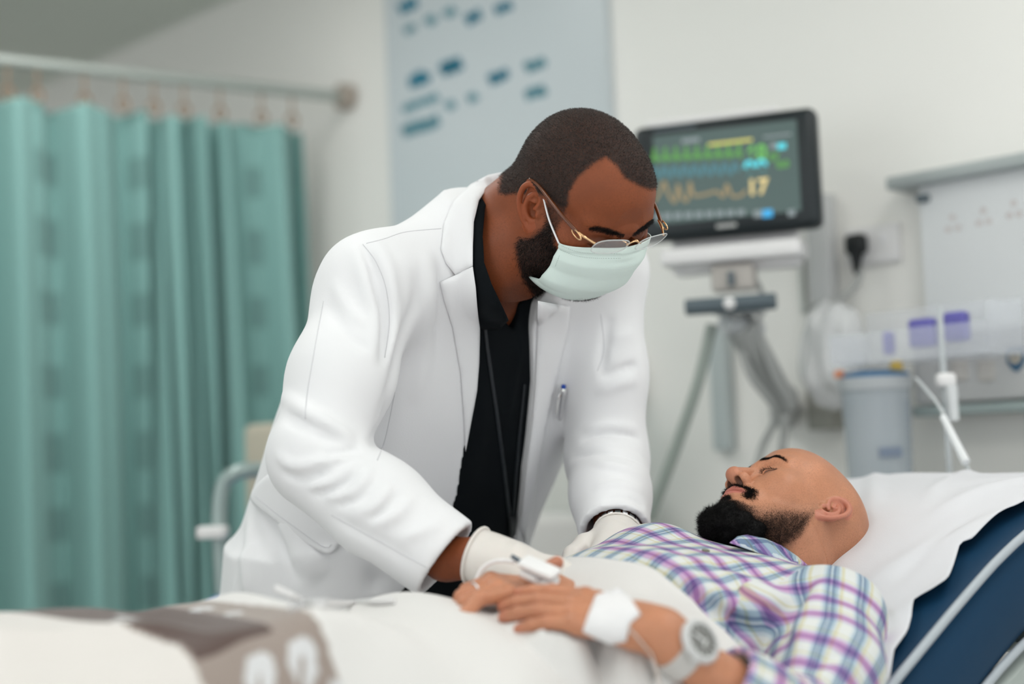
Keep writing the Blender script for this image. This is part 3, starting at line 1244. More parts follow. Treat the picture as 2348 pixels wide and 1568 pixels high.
# ================================================================ CHAIR + BITS BEHIND THE DOCTOR
chp = P(560, 1250, 3.0)
ch = empty('visitor_chair', Matrix.Translation((chp.x, chp.y, 0)), 'grey tubular armchair with blue seat behind the doctor', 'chair')
C0 = Vector((chp.x, chp.y, 0))
M_tube = mat('chair_tube', (0.34, 0.42, 0.41), 0.35, 0.3)
seat_z = P(520, 1395, 3.0).z
for k, dd in enumerate((0.0, 0.46)):
    o_ = Vector((0.72, 0.69, 0)) * dd
    arm = [P(515, 1420, 3.0), P(508, 1300, 3.0), P(503, 1180, 3.0), P(512, 1112, 3.0), P(540, 1085, 3.0), P(575, 1078, 3.02), P(640, 1078, 3.1), P(720, 1085, 3.2)]
    q = [p - C0 + o_ for p in bez(arm, 6)]
    q = [Vector((q[0].x, q[0].y, 0.0))] + q + [Vector((q[-1].x, q[-1].y, 0.0))]
    MB().tube(q, 0.0165, 12).build('side_frame', M_tube, ch, smooth='auto')
MB().box((0, 0, 0), (0.06, 0.05, 0.026), bev=0.006).build('frame_clamp', M_white, ch, M=Matrix.Translation(P(488, 1220, 2.98) - C0), smooth='auto')
sp0 = P(600, 1378, 3.1) - C0
MB().box((0.11, 0.17, sp0.z - 0.015), (0.38, 0.42, 0.08), M=Matrix.Identity(4), bev=0.025).build('seat', mat('seat_blue', (0.01, 0.16, 0.42), 0.6), ch, smooth='auto')
MB().box((0, 0, 0), (0.40, 0.05, 0.30), bev=0.02).build('backrest', mat('back_beige', (0.52, 0.47, 0.38), 0.6), ch, M=Matrix.Translation(P(690, 1110, 3.4) - C0) @ Matrix.Rotation(R(-44), 4, 'Z'), smooth='auto')

# wheeled bin with teal lid seen between the doctor's body and arm
bn = W(1290, 1190, 0.25)
bino = empty('pedal_bin', Matrix.Translation((bn.x, bn.y, 0)), 'white waste bin with teal lid by the wall, seen under the doctor\'s left arm', 'bin')
zl = bn.z + 0.06
MB().box((-0.02, 0, zl / 2), (0.28, 0.28, zl - 0.08), bev=0.03).build('bin_body', mat('bin_white', (0.66, 0.65, 0.63), 0.4), bino, smooth='auto')
MB().box((0.09, -0.02, zl + 0.03), (0.05, 0.25, 0.24), bev=0.015).build('bin_lid', mat('bin_teal', (0.06, 0.25, 0.28), 0.4), bino, smooth='auto')
hs = W(1468, 868, 0.0)
hd = empty('hand_gel_dispenser', WF(hs), 'small dispenser with orange front on the wall by the doctor\'s left arm', 'dispenser')
MB().box((-0.03, -0.03, 0), (0.09, 0.06, 0.14), bev=0.012).build('dispenser_body', M_wall, hd, smooth='auto')
MB().lathe([(0.0, 0), (0.018, 0), (0.017, 0.006), (0, 0.008)], 16, caps=False).build('orange_button', mat('dispenser_orange', (0.80, 0.42, 0.30), 0.4), hd, M=Matrix.Translation((0.0, -0.06, 0)) @ Matrix.Rotation(R(90), 4, 'X'))
# ================================================================ PEOPLE: shared builders
def smooth01(x, a, b):
    t = np.clip((x - a) / (b - a), 0, 1)
    return t * t * (3 - 2 * t)


def np_proj(Vw):
    A = np.array(CAM_ROT.transposed(), np.float32)
    q = (Vw - np.array(CAM_LOC, np.float32)) @ A.T
    return 1174 + FPX * q[:, 0] / -q[:, 2], 784 - FPX * q[:, 1] / -q[:, 2]


def side_mask(V, M, side, poly, soft=6.0, shift=0.0):
    """mask of head points (local V) inside a picture outline; the far side mirrors the near one"""
    Q = V.copy()
    Q[:, 0] = side * np.abs(Q[:, 0])
    px, py = np_proj(xform(Q, M))
    m = (px > min(p[0] for p in poly) - 40) & (px < max(p[0] for p in poly) + 40) & (py > min(p[1] for p in poly) - 40) & (py < max(p[1] for p in poly) + 40)
    out = np.zeros(len(V), np.float32)
    if m.any():
        sd = poly_sd(px[m], py[m], poly)
        out[m] = 1 - smooth01(sd + shift, -soft, soft)
    return out


def ear(g, side, org=(0.0715, 0.004, 0.0), s=1.0, flare=0.42):
    T = Vector((side * org[0], org[1], org[2]))
    eb = Vector((0, -0.22, 0.975)).normalized()
    ea = Vector((side * flare, -0.88, -0.2)).normalized()
    ea = (ea - eb * ea.dot(eb)).normalized()
    eo = eb.cross(ea) * 1.0
    if eo.x * side < 0:
        eo = -eo

    def E(a, b, o=0.0):
        return T + (ea * a + eb * b + eo * o) * s
    A = Matrix((ea, eb, eo)).transposed()
    g.ell(E(0.016, 0.005, -0.0035), (0.0165 * s, 0.029 * s, 0.0036 * s), 0.004, rot=A)
    g.ell(E(0.004, 0.0, -0.006), (0.010 * s, 0.022 * s, 0.007 * s), 0.006, rot=A)
    g.ell(E(0.0125, 0.0, 0.002), (0.009 * s, 0.0135 * s, 0.0075 * s), 0.002, mode='s', rot=A)
    g.ell(E(0.018, 0.023, 0.0035), (0.0075 * s, 0.007 * s, 0.0055 * s), 0.003, mode='s', rot=A)
    hel = bez([E(0.011, 0.003, -0.001), E(0.004, 0.010, 0.001), E(0.001, 0.021, 0.002), E(0.007, 0.033, 0.003), E(0.019, 0.0375, 0.003), E(0.030, 0.030, 0.003),
               E(0.0345, 0.014, 0.003), E(0.031, -0.004, 0.003), E(0.024, -0.017, 0.002), E(0.016, -0.026, 0.001)], 4)
    n = len(hel)
    g.chain(hel, [0.0028 * s + 0.0008 * s * math.sin(3.1 * i / n) for i in range(n)], 0.0022)
    ant = bez([E(0.014, 0.024, -0.001), E(0.021, 0.017, 0.001), E(0.0245, 0.004, 0.0018), E(0.020, -0.009, 0.0015), E(0.0125, -0.0145, 0.001), E(0.008, -0.0135, 0.001)], 4)
    g.chain(ant, 0.0026 * s, 0.003)
    g.cap(E(0.012, 0.012, 0.000), E(0.021, 0.016, 0.001), 0.0018 * s, 0.0024 * s, 0.002)
    g.ell(E(0.010, -0.0245, 0.0005), (0.0085 * s, 0.0085 * s, 0.0042 * s), 0.005, rot=A)
    g.ell(E(0.0025, -0.002, 0.0015), (0.0048 * s, 0.0065 * s, 0.0036 * s), 0.003, rot=A)
    return E


def make_head(h=0.0016, neck_r=0.058, neck_to=(0, -0.04, -0.17), jaw_w=1.0, lids=True, nose=1.0, ears=(1, -1), ear_s=1.0, lo=None, hi=None, fat=0.0, flare=0.42, crown=0.0, extra=None, noff=0.0):
    lo = lo or (-0.115, -0.135, -0.19)
    hi = hi or (0.115, 0.145, 0.155)
    g = Grid(lo, hi, h)
    g.ell((0, -0.010, 0.046), (0.077, 0.100, 0.084 + crown), 0.0)
    g.ell((0, -0.035, 0.03), (0.070, 0.070, 0.07), 0.03)
    g.ell((0, 0.036, 0.046), (0.063, 0.059, 0.056), 0.03)
    g.ell((0, 0.034, -0.022), (0.060 * jaw_w, 0.056, 0.070), 0.03)
    for s in (1, -1):
        g.ell((s * 0.044, 0.053, -0.010), (0.023, 0.026, 0.020), 0.03)
        g.chain([(s * 0.056 * jaw_w, -0.002, -0.03), (s * 0.049 * jaw_w, 0.014, -0.070), (s * 0.018, 0.072, -0.096)], [0.017 + fat, 0.018 + fat, 0.018], 0.028)
    g.ell((0, 0.079, -0.092), (0.024, 0.019, 0.018), 0.02)
    g.ell((0, 0.025, -0.072), (0.046 * jaw_w, 0.055, 0.028 + fat), 0.025)
    g.ell((0, 0.078, -0.052), (0.031, 0.021, 0.028), 0.02)
    g.cap((0, -0.026, -0.05), neck_to, neck_r, neck_r * 1.05, 0.03)
    for s in (1, -1):
        g.cap((s * 0.010, 0.0925, 0.027), (s * 0.046, 0.074, 0.030), 0.0085, 0.0075, 0.018)
        g.ell((s * 0.031, 0.100, 0.005), (0.020, 0.016, 0.0115), 0.012, mode='s')
        g.ell((s * 0.031, 0.0775, 0.005), (0.0165, 0.0135, 0.0125), 0.004)
    # nose
    g.cap((0, 0.090 - noff * 0.3, 0.018), (0, 0.1145 * nose - noff, -0.024), 0.0075, 0.0105, 0.012)
    g.ell((0, 0.1145 - noff, -0.0285), (0.0125, 0.0125, 0.0108), 0.006)
    g.ell((0, 0.104 - noff, -0.035), (0.006, 0.012, 0.006), 0.006)
    for s in (1, -1):
        g.ell((s * 0.0150, 0.1015 - noff, -0.0315), (0.0085, 0.0125, 0.0092), 0.005)
    for s in (1, -1):
        g.ell((s * 0.0100, 0.1060 - noff, -0.0415), (0.0056, 0.0098, 0.0085), 0.0015, mode='s')
        g.fold([(s * 0.020, 0.092, -0.028), (s * 0.026, 0.086, -0.042), (s * 0.031, 0.079, -0.056)], 0.004, -0.0012)
    # lips
    for s in (1, -1):
        g.chain(bez([(0, 0.1005, -0.0555), (s * 0.008, 0.1000, -0.0535), (s * 0.017, 0.0945, -0.0570), (s * 0.026, 0.0865, -0.0610)], 3), [0.0050, 0.0052, 0.0054, 0.0054, 0.0052, 0.0050, 0.0045, 0.0038, 0.003, 0.0025], 0.003)
        g.chain(bez([(0, 0.0985, -0.0680), (s * 0.010, 0.0970, -0.0676), (s * 0.018, 0.0910, -0.0652), (s * 0.025, 0.0855, -0.0622)], 3), [0.0066, 0.0066, 0.0064, 0.006, 0.0056, 0.005, 0.0044, 0.0038, 0.003, 0.0025], 0.003)
    g.fold([(-0.028, 0.088, -0.0616), (-0.015, 0.098, -0.0608), (0, 0.1035, -0.0616), (0.015, 0.098, -0.0608), (0.028, 0.088, -0.0616)], 0.0016, -0.0026, taper=False)
    g.fold([(-0.018, 0.090, -0.0790), (0, 0.094, -0.0795), (0.018, 0.090, -0.0790)], 0.006, -0.0022)
    if lids:
        for s in (1, -1):
            g.fold([(s * 0.0165, 0.0855, 0.003), (s * 0.024, 0.0905, -0.0005), (s * 0.032, 0.0915, -0.0015), (s * 0.040, 0.0875, 0.0), (s * 0.047, 0.0795, 0.003)], 0.0016, -0.0030, taper=False)
            g.fold([(s * 0.018, 0.086, 0.0095), (s * 0.026, 0.0890, 0.0125), (s * 0.035, 0.0880, 0.0125), (s * 0.046, 0.0785, 0.008)], 0.0015, -0.0018)
    for s in ears:
        ear(g, s, s=ear_s, flare=flare)
    if extra:
        extra(g)
    V, F = g.mesh()
    V = relax(V, F, 1, 0.4)
    return g, V, F


def make_hand(g, M, curls, thumb=None, s=1.0, mir=1, fat=1.0, k=0.006, spread=1.0, wrist_r=0.026, wrist=True):
    """hand in frame M (x thumb side, y fingers, z back of hand); curls: 4 fingers x 3 angles (deg)"""
    def T(x, y, z):
        return M @ Vector((x * mir * s, y * s, z * s))
    rows = [((0.028, 0.088), (0.043, 0.026, 0.021), 0.0088), ((0.0095, 0.092), (0.047, 0.030, 0.022), 0.0090),
            ((-0.009, 0.088), (0.043, 0.028, 0.021), 0.0085), ((-0.026, 0.079), (0.034, 0.021, 0.019), 0.0075)]
    zax = (M.to_3x3() @ Vector((0, 0, 1))).normalized()
    # palm
    for (bx, by), L, r in rows:
        g.cap(T(bx * 0.55, 0.012, 0), T(bx, by, 0.001), 0.0135 * s * fat, 0.0112 * s * fat, 0.014)
    g.ell(T(0.022, 0.034, -0.010), (0.016 * s, 0.026 * s, 0.012 * s), 0.012, rot=M.to_3x3().normalized())
    if wrist:
        g.cap(T(0, -0.045, -0.001), T(0, 0.012, 0), wrist_r * s, 0.0255 * s, 0.015, flat=(zax, 1.28))
    joints = []
    for f, ((bx, by), L, r) in enumerate(rows):
        p = Vector((bx, by, 0.002))
        a = 0
        fan = (bx * 3.0) * spread
        pts = [p.copy()]
        for j in range(3):
            a += R(curls[f][j])
            d = Vector((math.sin(fan) * math.cos(a), math.cos(a) * math.cos(fan), -math.sin(a)))
            p = p + d * L[j]
            pts.append(p.copy())
        rr = [r * 1.12, r * 1.03, r * 0.95, r * 0.82]
        W_ = [T(*q) for q in pts]
        g.chain(W_, [q * s * fat for q in rr], 0.003)
        # knuckles
        g.ell(T(pts[0].x, pts[0].y, pts[0].z + 0.003), (r * 1.05 * s,) * 3, 0.006)
        joints.append((W_, a, fan))
    th = thumb or [(0.018, 0.022, -0.006), (0.041, 0.050, -0.016), (0.052, 0.080, -0.018), (0.056, 0.104, -0.016)]
    W_ = [T(*q) for q in th]
    g.chain(W_, [0.0135 * s * fat, 0.0125 * s * fat, 0.0108 * s * fat, 0.0085 * s * fat], 0.006)
    joints.append((W_, 0, 0))
    return joints


def skin_material(name, base, red, dark, hair, rough=0.5, sss=0.12, hair_scale=900):
    m = bpy.data.materials.new(name)
    m.use_nodes = True
    nt = m.node_tree
    N, L = nt.nodes, nt.links
    b = N['Principled BSDF']
    b.inputs['Roughness'].default_value = rough
    b.inputs['Subsurface Weight'].default_value = sss
    b.inputs['Subsurface Radius'].default_value = (1.0, 0.35, 0.2)
    b.inputs['Subsurface Scale'].default_value = 0.005
    b.inputs['Specular IOR Level'].default_value = 0.32

    def attr(n):
        a = N.new('ShaderNodeAttribute')
        a.attribute_name = n
        return a.outputs['Fac']

    def mix(fac, a, c):
        x = N.new('ShaderNodeMix')
        x.data_type = 'RGBA'
        if isinstance(fac, float):
            x.inputs[0].default_value = fac
        else:
            L.new(fac, x.inputs[0])
        for i, v in ((6, a), (7, c)):
            if isinstance(v, tuple):
                x.inputs[i].default_value = (*v, 1)
            else:
                L.new(v, x.inputs[i])
        return x.outputs[2]

    def math_(op, a, c=None):
        x = N.new('ShaderNodeMath')
        x.operation = op
        x.use_clamp = True
        for i, v in ((0, a), (1, c)):
            if v is None:
                continue
            if isinstance(v, float):
                x.inputs[i].default_value = v
            else:
                L.new(v, x.inputs[i])
        return x.outputs[0]

    def noise(sc, det=3.0, ro=0.5):
        n = N.new('ShaderNodeTexNoise')
        n.inputs['Scale'].default_value = sc
        n.inputs['Detail'].default_value = det
        n.inputs['Roughness'].default_value = ro
        tc = N.new('ShaderNodeTexCoord')
        L.new(tc.outputs['Object'], n.inputs['Vector'])
        return n.outputs['Fac']

    def ramp(v, a, c):
        x = N.new('ShaderNodeMapRange')
        x.inputs[1].default_value = a
        x.inputs[2].default_value = c
        L.new(v, x.inputs[0])
        return x.outputs[0]
    col = mix(ramp(noise(28.0, 4), 0.3, 0.7), tuple(c * 0.88 for c in base), tuple(min(1, c * 1.1) for c in base))
    col = mix(ramp(noise(420.0, 2), 0.45, 0.75), col, tuple(c * 0.86 for c in base))
    col = mix(attr('red'), col, red)
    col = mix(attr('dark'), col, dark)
    # stubble: hair colour through a fine speckle, fuller where the mask is high
    sp_ = ramp(noise(hair_scale, 2, 0.6), 0.42, 0.62)
    hm = attr('hair')
    a = math_('MULTIPLY', hm, math_('ADD', math_('MULTIPLY', sp_, 0.75), math_('MULTIPLY', hm, 0.75)))
    col = mix(a, col, hair)
    L.new(col, b.inputs['Base Color'])
    n2 = noise(650.0, 2)
    bp = N.new('ShaderNodeBump')
    bp.inputs['Strength'].default_value = 0.18
    bp.inputs['Distance'].default_value = 0.0012
    L.new(n2, bp.inputs['Height'])
    L.new(bp.outputs['Normal'], b.inputs['Normal'])
    # hair covered skin is duller
    rg = N.new('ShaderNodeMapRange')
    rg.inputs[3].default_value = rough
    rg.inputs[4].default_value = 0.75
    L.new(hm, rg.inputs[0])
    L.new(rg.outputs[0], b.inputs['Roughness'])
    return m


def join_meshes(parts):
    """parts: list of (V, F, {attr: array}) -> V, F, attrs"""
    Vs, Fs, n = [], [], 0
    names = set()
    for V, F, A in parts:
        names |= set(A)
    at = {k: [] for k in names}
    for V, F, A in parts:
        Vs.append(V)
        Fs.append(F + n)
        n += len(V)
        for k in names:
            at[k].append(A.get(k, np.zeros(len(V), np.float32)))
    return np.concatenate(Vs), np.concatenate(Fs), {k: np.concatenate(v) for k, v in at.items()}


def loft(g, A, B, right, ts, a, bf, bb, k=0.0, mode='u', p=2.3, cap0=True, cap1=True):
    """body-like volume along A->B with half widths a (towards right), bf front, bb back at stations ts (metres from A)"""
    A, B = Vector(A), Vector(B)
    ax = (B - A).normalized()
    r = Vector(right)
    r = (r - ax * r.dot(ax)).normalized()
    f = ax.cross(r)            # front: chosen by caller through the sign of right
    An, axn, rn, fn_ = [np.array(v, np.float32) for v in (A, ax, r, f)]

    tt = np.linspace(ts[0], ts[-1], 200)

    def sm(y):
        v = np.interp(tt, ts, y)
        kk = 15
        v = np.convolve(np.pad(v, kk, mode='edge'), np.ones(2 * kk + 1) / (2 * kk + 1), 'valid')
        return v
    ya, yf, yb = sm(a), sm(bf), sm(bb)

    def fn(X, Y, Z):
        x, y, z = X - An[0], Y - An[1], Z - An[2]
        t = x * axn[0] + y * axn[1] + z * axn[2]
        u = x * rn[0] + y * rn[1] + z * rn[2]
        v = x * fn_[0] + y * fn_[1] + z * fn_[2]
        tc = np.clip((t - ts[0]) / (ts[-1] - ts[0]) * 199, 0, 198.999)
        i = tc.astype(np.int32)
        w = (tc - i).astype(np.float32)

        def lk(y_):
            y_ = y_.astype(np.float32)
            return y_[i] * (1 - w) + y_[i + 1] * w
        aa = lk(ya)
        b_ = np.where(v > 0, lk(yf), lk(yb))
        q = (np.abs(u / aa) ** p + np.abs(v / b_) ** p) ** (1 / p)
        d = (q - 1) * np.minimum(aa, b_)
        if cap0:
            d = np.maximum(d, ts[0] - t)
        if cap1:
            d = np.maximum(d, t - ts[-1])
        return d.astype(np.float32)
    m = max(max(a), max(bf), max(bb))
    P0, P1 = np.array(A + ax * ts[0]), np.array(A + ax * ts[-1])
    g.apply(fn, np.minimum(P0, P1) - m, np.maximum(P0, P1) + m, k, mode)
    return fn
# ================================================================ BED
BH = Vector((0.819, 0.574, 0)).normalized()      # towards the head end
BL = Vector((0.574, -0.819, 0)).normalized()     # towards the camera side
BC = Vector((0.396, 2.09, 0))                    # under the patient's head


def B(s, l, z):
    return BC + BH * s + BL * l + Vector((0, 0, z))


def b_sl(p):
    d = Vector(p) - BC
    return d.dot(BH), d.dot(BL)


S_K = np.array([-2.0, -0.75, -0.5, -0.3, -0.2, -0.1, 0.0, 0.1, 0.2, 0.35, 0.6, 0.75])
Z_K = np.array([0.70, 0.70, 0.702, 0.735, 0.782, 0.845, 0.908, 0.965, 1.002, 1.022, 1.028, 1.02])


def zbed(s):
    s = np.asarray(s, float)
    return (np.interp(s - 0.04, S_K, Z_K) + np.interp(s, S_K, Z_K) + np.interp(s + 0.04, S_K, Z_K)) / 3


L_NEAR, L_FAR = 0.305, -0.33
bed = empty('hospital_bed', Matrix.Translation(BC), 'hospital bed with navy vinyl mattress and raised head section', 'bed')
M_navy = mat('navy_vinyl', (0.004, 0.036, 0.085), 0.5, var=0.15, vscale=6, bump=0.35, bscale=12, spec=0.25)
M_bedm = mat('bed_metal', (0.38, 0.42, 0.40), 0.45, 0.2)
# mattress: rounded slab following the raised back
ns, nc = 150, 40
ss = np.linspace(-1.55, 0.62, ns)
zt = zbed(ss)
sl = np.gradient(zt, ss)
Vm_ = []
for i, s_ in enumerate(ss):
    nrm = np.array([-sl[i], 1.0]) / math.hypot(sl[i], 1)       # (along BH, up)
    for k in range(nc):
        a = 2 * math.pi * k / nc
        ca, sa = math.cos(a), math.sin(a)
        lw = math.copysign(abs(ca) ** 0.32, ca)
        hw = math.copysign(abs(sa) ** 0.45, sa)
        l_ = (L_NEAR + L_FAR) / 2 + lw * (L_NEAR - L_FAR) / 2
        d_ = -0.075 + hw * 0.072
        d_ += 0.004 * math.sin(9 * s_ + 3 * l_) * (1 if sa < 0.3 else 0.2)
        q = B(s_ + nrm[0] * d_, l_, zt[i] + nrm[1] * d_) - BC
        Vm_.append(q)
Fm_ = []
for i in range(ns - 1):
    for k in range(nc):
        k2 = (k + 1) % nc
        Fm_.append([i * nc + k, i * nc + k2, (i + 1) * nc + k2, (i + 1) * nc + k])
Fm_.append(list(range(nc))[::-1])
Fm_.append([(ns - 1) * nc + k for k in range(nc)])
me = bpy.data.meshes.new('mattress')
me.from_pydata([tuple(v) for v in Vm_], [], Fm_)
me.update()
matt = link('mattress', me, M_navy, bed)
tag(matt, 'navy blue vinyl mattress', None)
# grey piping along the near upper edge
for l_, dz in ((L_NEAR - 0.012, -0.008), (L_NEAR - 0.012, -0.142)):
    pts = [B(s_, l_ + 0.010, float(zbed(s_)) + dz) - BC for s_ in np.linspace(-1.5, 0.6, 90)]
    MB().tube(pts, 0.006, 8).build('piping', mat('piping_grey', (0.42, 0.46, 0.50), 0.4), matt, smooth=True)
# base frame that carries the mattress
pts = [B(s_, L_NEAR - 0.02, float(zbed(s_)) - 0.185) - BC for s_ in np.linspace(-1.5, 0.6, 60)]
MB().tube(pts, 0.024, 10).build('side_rail', M_bedm, bed, smooth='auto')
pts = [B(s_, L_FAR + 0.02, float(zbed(s_)) - 0.185) - BC for s_ in np.linspace(-1.5, 0.6, 60)]
MB().tube(pts, 0.024, 10).build('side_rail', M_bedm, bed, smooth='auto')
for s_ in (-1.3, -0.8, -0.3, 0.2):
    MB().tube([B(s_, L_FAR + 0.02, float(zbed(s_)) - 0.185) - BC, B(s_, L_NEAR - 0.02, float(zbed(s_)) - 0.185) - BC], 0.018, 8).build('cross_bar', M_bedm, bed)
for s_ in (-1.3, 0.25):
    for l_ in (L_FAR + 0.05, L_NEAR - 0.05):
        zz_ = float(zbed(s_)) - 0.19
        MB().tube([B(s_, l_, zz_) - BC, B(s_, l_, 0.10) - BC], 0.02, 10).build('leg', M_bedm, bed, smooth='auto')
        MB().tube([B(s_, l_ - 0.015, 0.05) - BC, B(s_, l_ + 0.015, 0.05) - BC], 0.05, 18).build('castor', M_blk if 'M_blk' in globals() else M_bedm, bed, smooth='auto')

# ---- white sheet over the mattress, its edge uneven along the camera side
se_px = [(2290, 1196), (2262, 1216), (2230, 1246), (2202, 1258), (2188, 1300), (2172, 1340), (2140, 1362), (2096, 1382), (2090, 1420), (2080, 1450), (2050, 1490), (2040, 1540)]
e_s, e_l = [], []
for q in se_px:
    best = None
    for dpt in np.linspace(1.3, 2.3, 1001):
        p = P(q[0], q[1], dpt)
        s_, l_ = b_sl(p)
        d_ = abs(p.z - float(np.interp(s_, S_K, Z_K)) - 0.004)
        if l_ < 0.34 and (best is None or d_ < best[0]):
            best = (d_, s_, min(l_, 0.298))
    e_s.append(best[1])
    e_l.append(best[2])
o_ = np.argsort(e_s)
e_s, e_l = np.array(e_s)[o_], np.array(e_l)[o_]


def sheet_edge(s):
    return np.interp(s, np.r_[-2, e_s[0] - 0.15, e_s, e_s[-1] + 0.2, 1], np.r_[0.30, 0.295, e_l, 0.26, 0.26])


ns, nl = 260, 110
ss = np.linspace(-1.55, 0.635, ns)
tt = np.linspace(0, 1, nl)
Sg, Tg = np.meshgrid(ss, tt, indexing='ij')
el = sheet_edge(ss)
lf = L_FAR - 0.02
Lg = lf + (el[:, None] - lf) * Tg
Zg = zbed(ss)[:, None] + 0.006 + 0 * Lg
# soft pillow under the sheet at the head
pil = np.exp(-((Sg - 0.17) / 0.26) ** 4 - ((Lg + 0.02) / 0.30) ** 4)
Zg = Zg + 0.012 * pil
# dent around the head
Zg = Zg - 0.004 * np.exp(-((Sg - 0.03) / 0.11) ** 2 - ((Lg - 0.02) / 0.12) ** 2)
# fall over the far side and the head end
Zg = Zg - 0.10 * np.clip((-0.27 - Lg) / 0.08, 0, 1) ** 2
Zg = Zg - 0.16 * np.clip((Sg - 0.52) / 0.11, 0, 1) ** 2
# wrinkles
wr = 0
for (s0, l0, s1, l1, w_, am) in ((0.12, 0.05, 0.42, -0.20, 0.014, 0.006), (0.15, 0.12, 0.5, -0.05, 0.016, 0.006), (0.10, 0.15, 0.45, 0.20, 0.02, 0.007), (-0.05, 0.14, 0.20, 0.30, 0.02, 0.006),
                                 (-0.12, 0.22, 0.05, 0.31, 0.014, 0.006), (0.2, 0.1, 0.55, 0.12, 0.018, -0.004), (0.35, -0.2, 0.52, 0.2, 0.02, 0.006), (-0.02, 0.2, 0.15, 0.22, 0.012, -0.004)):
    ds, dl = s1 - s0, l1 - l0
    t_ = np.clip(((Sg - s0) * ds + (Lg - l0) * dl) / (ds * ds + dl * dl), 0, 1)
    dd = (Sg - s0 - t_ * ds) ** 2 + (Lg - l0 - t_ * dl) ** 2
    wr = wr + am * np.exp(-dd / w_ ** 2) * np.clip(np.minimum(t_, 1 - t_) * 5, 0.15, 1)
Zg = Zg + wr + 0.0015 * np.sin(23 * Sg + 11 * Lg) * np.sin(17 * Lg - 9 * Sg)
# the edge lies over the rounded mattress side
Zg = Zg - 0.02 * np.clip((Lg - 0.270) / 0.04, 0, 1) ** 2
V = np.stack([BC.x + BH.x * Sg + BL.x * Lg, BC.y + BH.y * Sg + BL.y * Lg, Zg], -1).reshape(-1, 3)
ii, jj = np.meshgrid(np.arange(ns - 1), np.arange(nl - 1), indexing='ij')
q = (ii * nl + jj).ravel()
F = np.stack([q, q + nl, q + nl + 1, q + 1], 1)
F = F[:, ::-1]
M_sheet = mat('sheet_cotton', (0.70, 0.70, 0.73), 0.85, var=0.02, vscale=4, bump=0.12, bscale=500)
sheet = link('bed_sheet', np_mesh('bed_sheet', V, F), M_sheet)
tag(sheet, 'white cotton sheet spread over the navy mattress', 'sheet')
md = sheet.modifiers.new('thick', 'SOLIDIFY')
md.thickness = 0.002
# ================================================================ DOCTOR
DS = 1.05
DROT = Matrix(((-0.8405, 0.4683, 0.2726), (-0.5225, -0.5668, -0.637), (-0.1438, -0.6779, 0.721)))
DT = Vector((0.1088, 2.034, 1.451))
DM = Matrix.Translation(DT) @ DROT.to_4x4() @ Matrix.Scale(DS, 4)
DI = DM.inverted()
D_RIGHT = Vector((-0.78, -0.62, 0)).normalized()
D_FWD = Vector((0.62, -0.78, 0)).normalized()
NB = P(1155, 600, 2.11)               # neck, low
NL = P(1140, 612, 2.16)               # root of the neck
N0 = P(1115, 560, 2.17)               # between the shoulders
HIP = P(805, 1400, 2.44)
SR, ER, WR = P(842, 650, 2.03), P(728, 1055, 1.94), P(1022, 1282, 1.90)
SL, EL, WL = P(1385, 640, 2.28), P(1392, 1050, 2.27), P(1410, 1222, 2.12)

nbl = DI @ NB
_hg, HV, HF = make_head(h=0.0016, neck_r=0.062, neck_to=tuple(nbl), jaw_w=1.04, fat=0.003, noff=0.027,
                        lo=(-0.115, -0.165, min(-0.15, nbl.z - 0.03)), hi=(0.135, 0.145, 0.155), ear_s=1.0, flare=0.40, extra=lambda g_: g_.cap((0.0, -0.062, 0.015), (0.035, -0.098, -0.085), 0.052, 0.060, 0.03))
# the jaw tucks in under the mask
HV[:, 1] -= np.maximum(-0.025 - HV[:, 2], 0) * 0.34 * smooth01(HV[:, 1], 0.0, 0.05)
HVw = xform(HV, DM)
px_, py_ = np_proj(HVw)
scalp = [(1143, 442), (1150, 395), (1200, 300), (1290, 225), (1400, 215), (1500, 280), (1520, 420), (1497, 436), (1466, 427), (1432, 408), (1412, 378), (1388, 360),
         (1358, 378), (1325, 408), (1306, 440), (1303, 470), (1292, 484), (1277, 470), (1258, 455), (1240, 448), (1215, 444), (1180, 444), (1160, 448)]
burn = [(1256, 445), (1300, 470), (1292, 500), (1280, 520), (1268, 545), (1252, 540), (1250, 490)]
beard = [(1212, 545), (1228, 535), (1245, 520), (1258, 500), (1275, 515), (1272, 560), (1285, 580), (1330, 580), (1420, 600), (1440, 680), (1330, 720), (1230, 690), (1196, 640), (1183, 590), (1180, 560), (1190, 545)]
brow = [(1352, 520), (1375, 520), (1400, 525), (1432, 537), (1430, 543), (1400, 537), (1372, 530), (1354, 527)]
m_s = side_mask(HV, DM, 1, scalp, 7)
dpx, dpy = np_proj(HVw)
far_ = (HV[:, 0] < 0.004) & (HV[:, 1] > 0.03) & (HV[:, 2] > 0.03)
sdd = np.full(len(HV), 99.0)
sdd[far_] = poly_sd(dpx[far_], dpy[far_], scalp)
m_s = np.maximum(m_s, np.where(far_, 1 - smooth01(sdd, -7, 7), 0)).astype(np.float32)
m_u = side_mask(HV, DM, 1, burn, 8)
m_b = side_mask(HV, DM, 1, beard, 9)
m_w = side_mask(HV, DM, 1, brow, 3)
fwd = smooth01(HV[:, 2], -0.16, -0.13)
# the scalp mask is an outline in side view: keep it off the lower face and neck front
backside = 1 - smooth01(HV[:, 2], -0.045, -0.03) * 0
m_s = m_s * smooth01(HV[:, 2] + 0.25 * np.maximum(-HV[:, 1], 0), -0.06, -0.03)
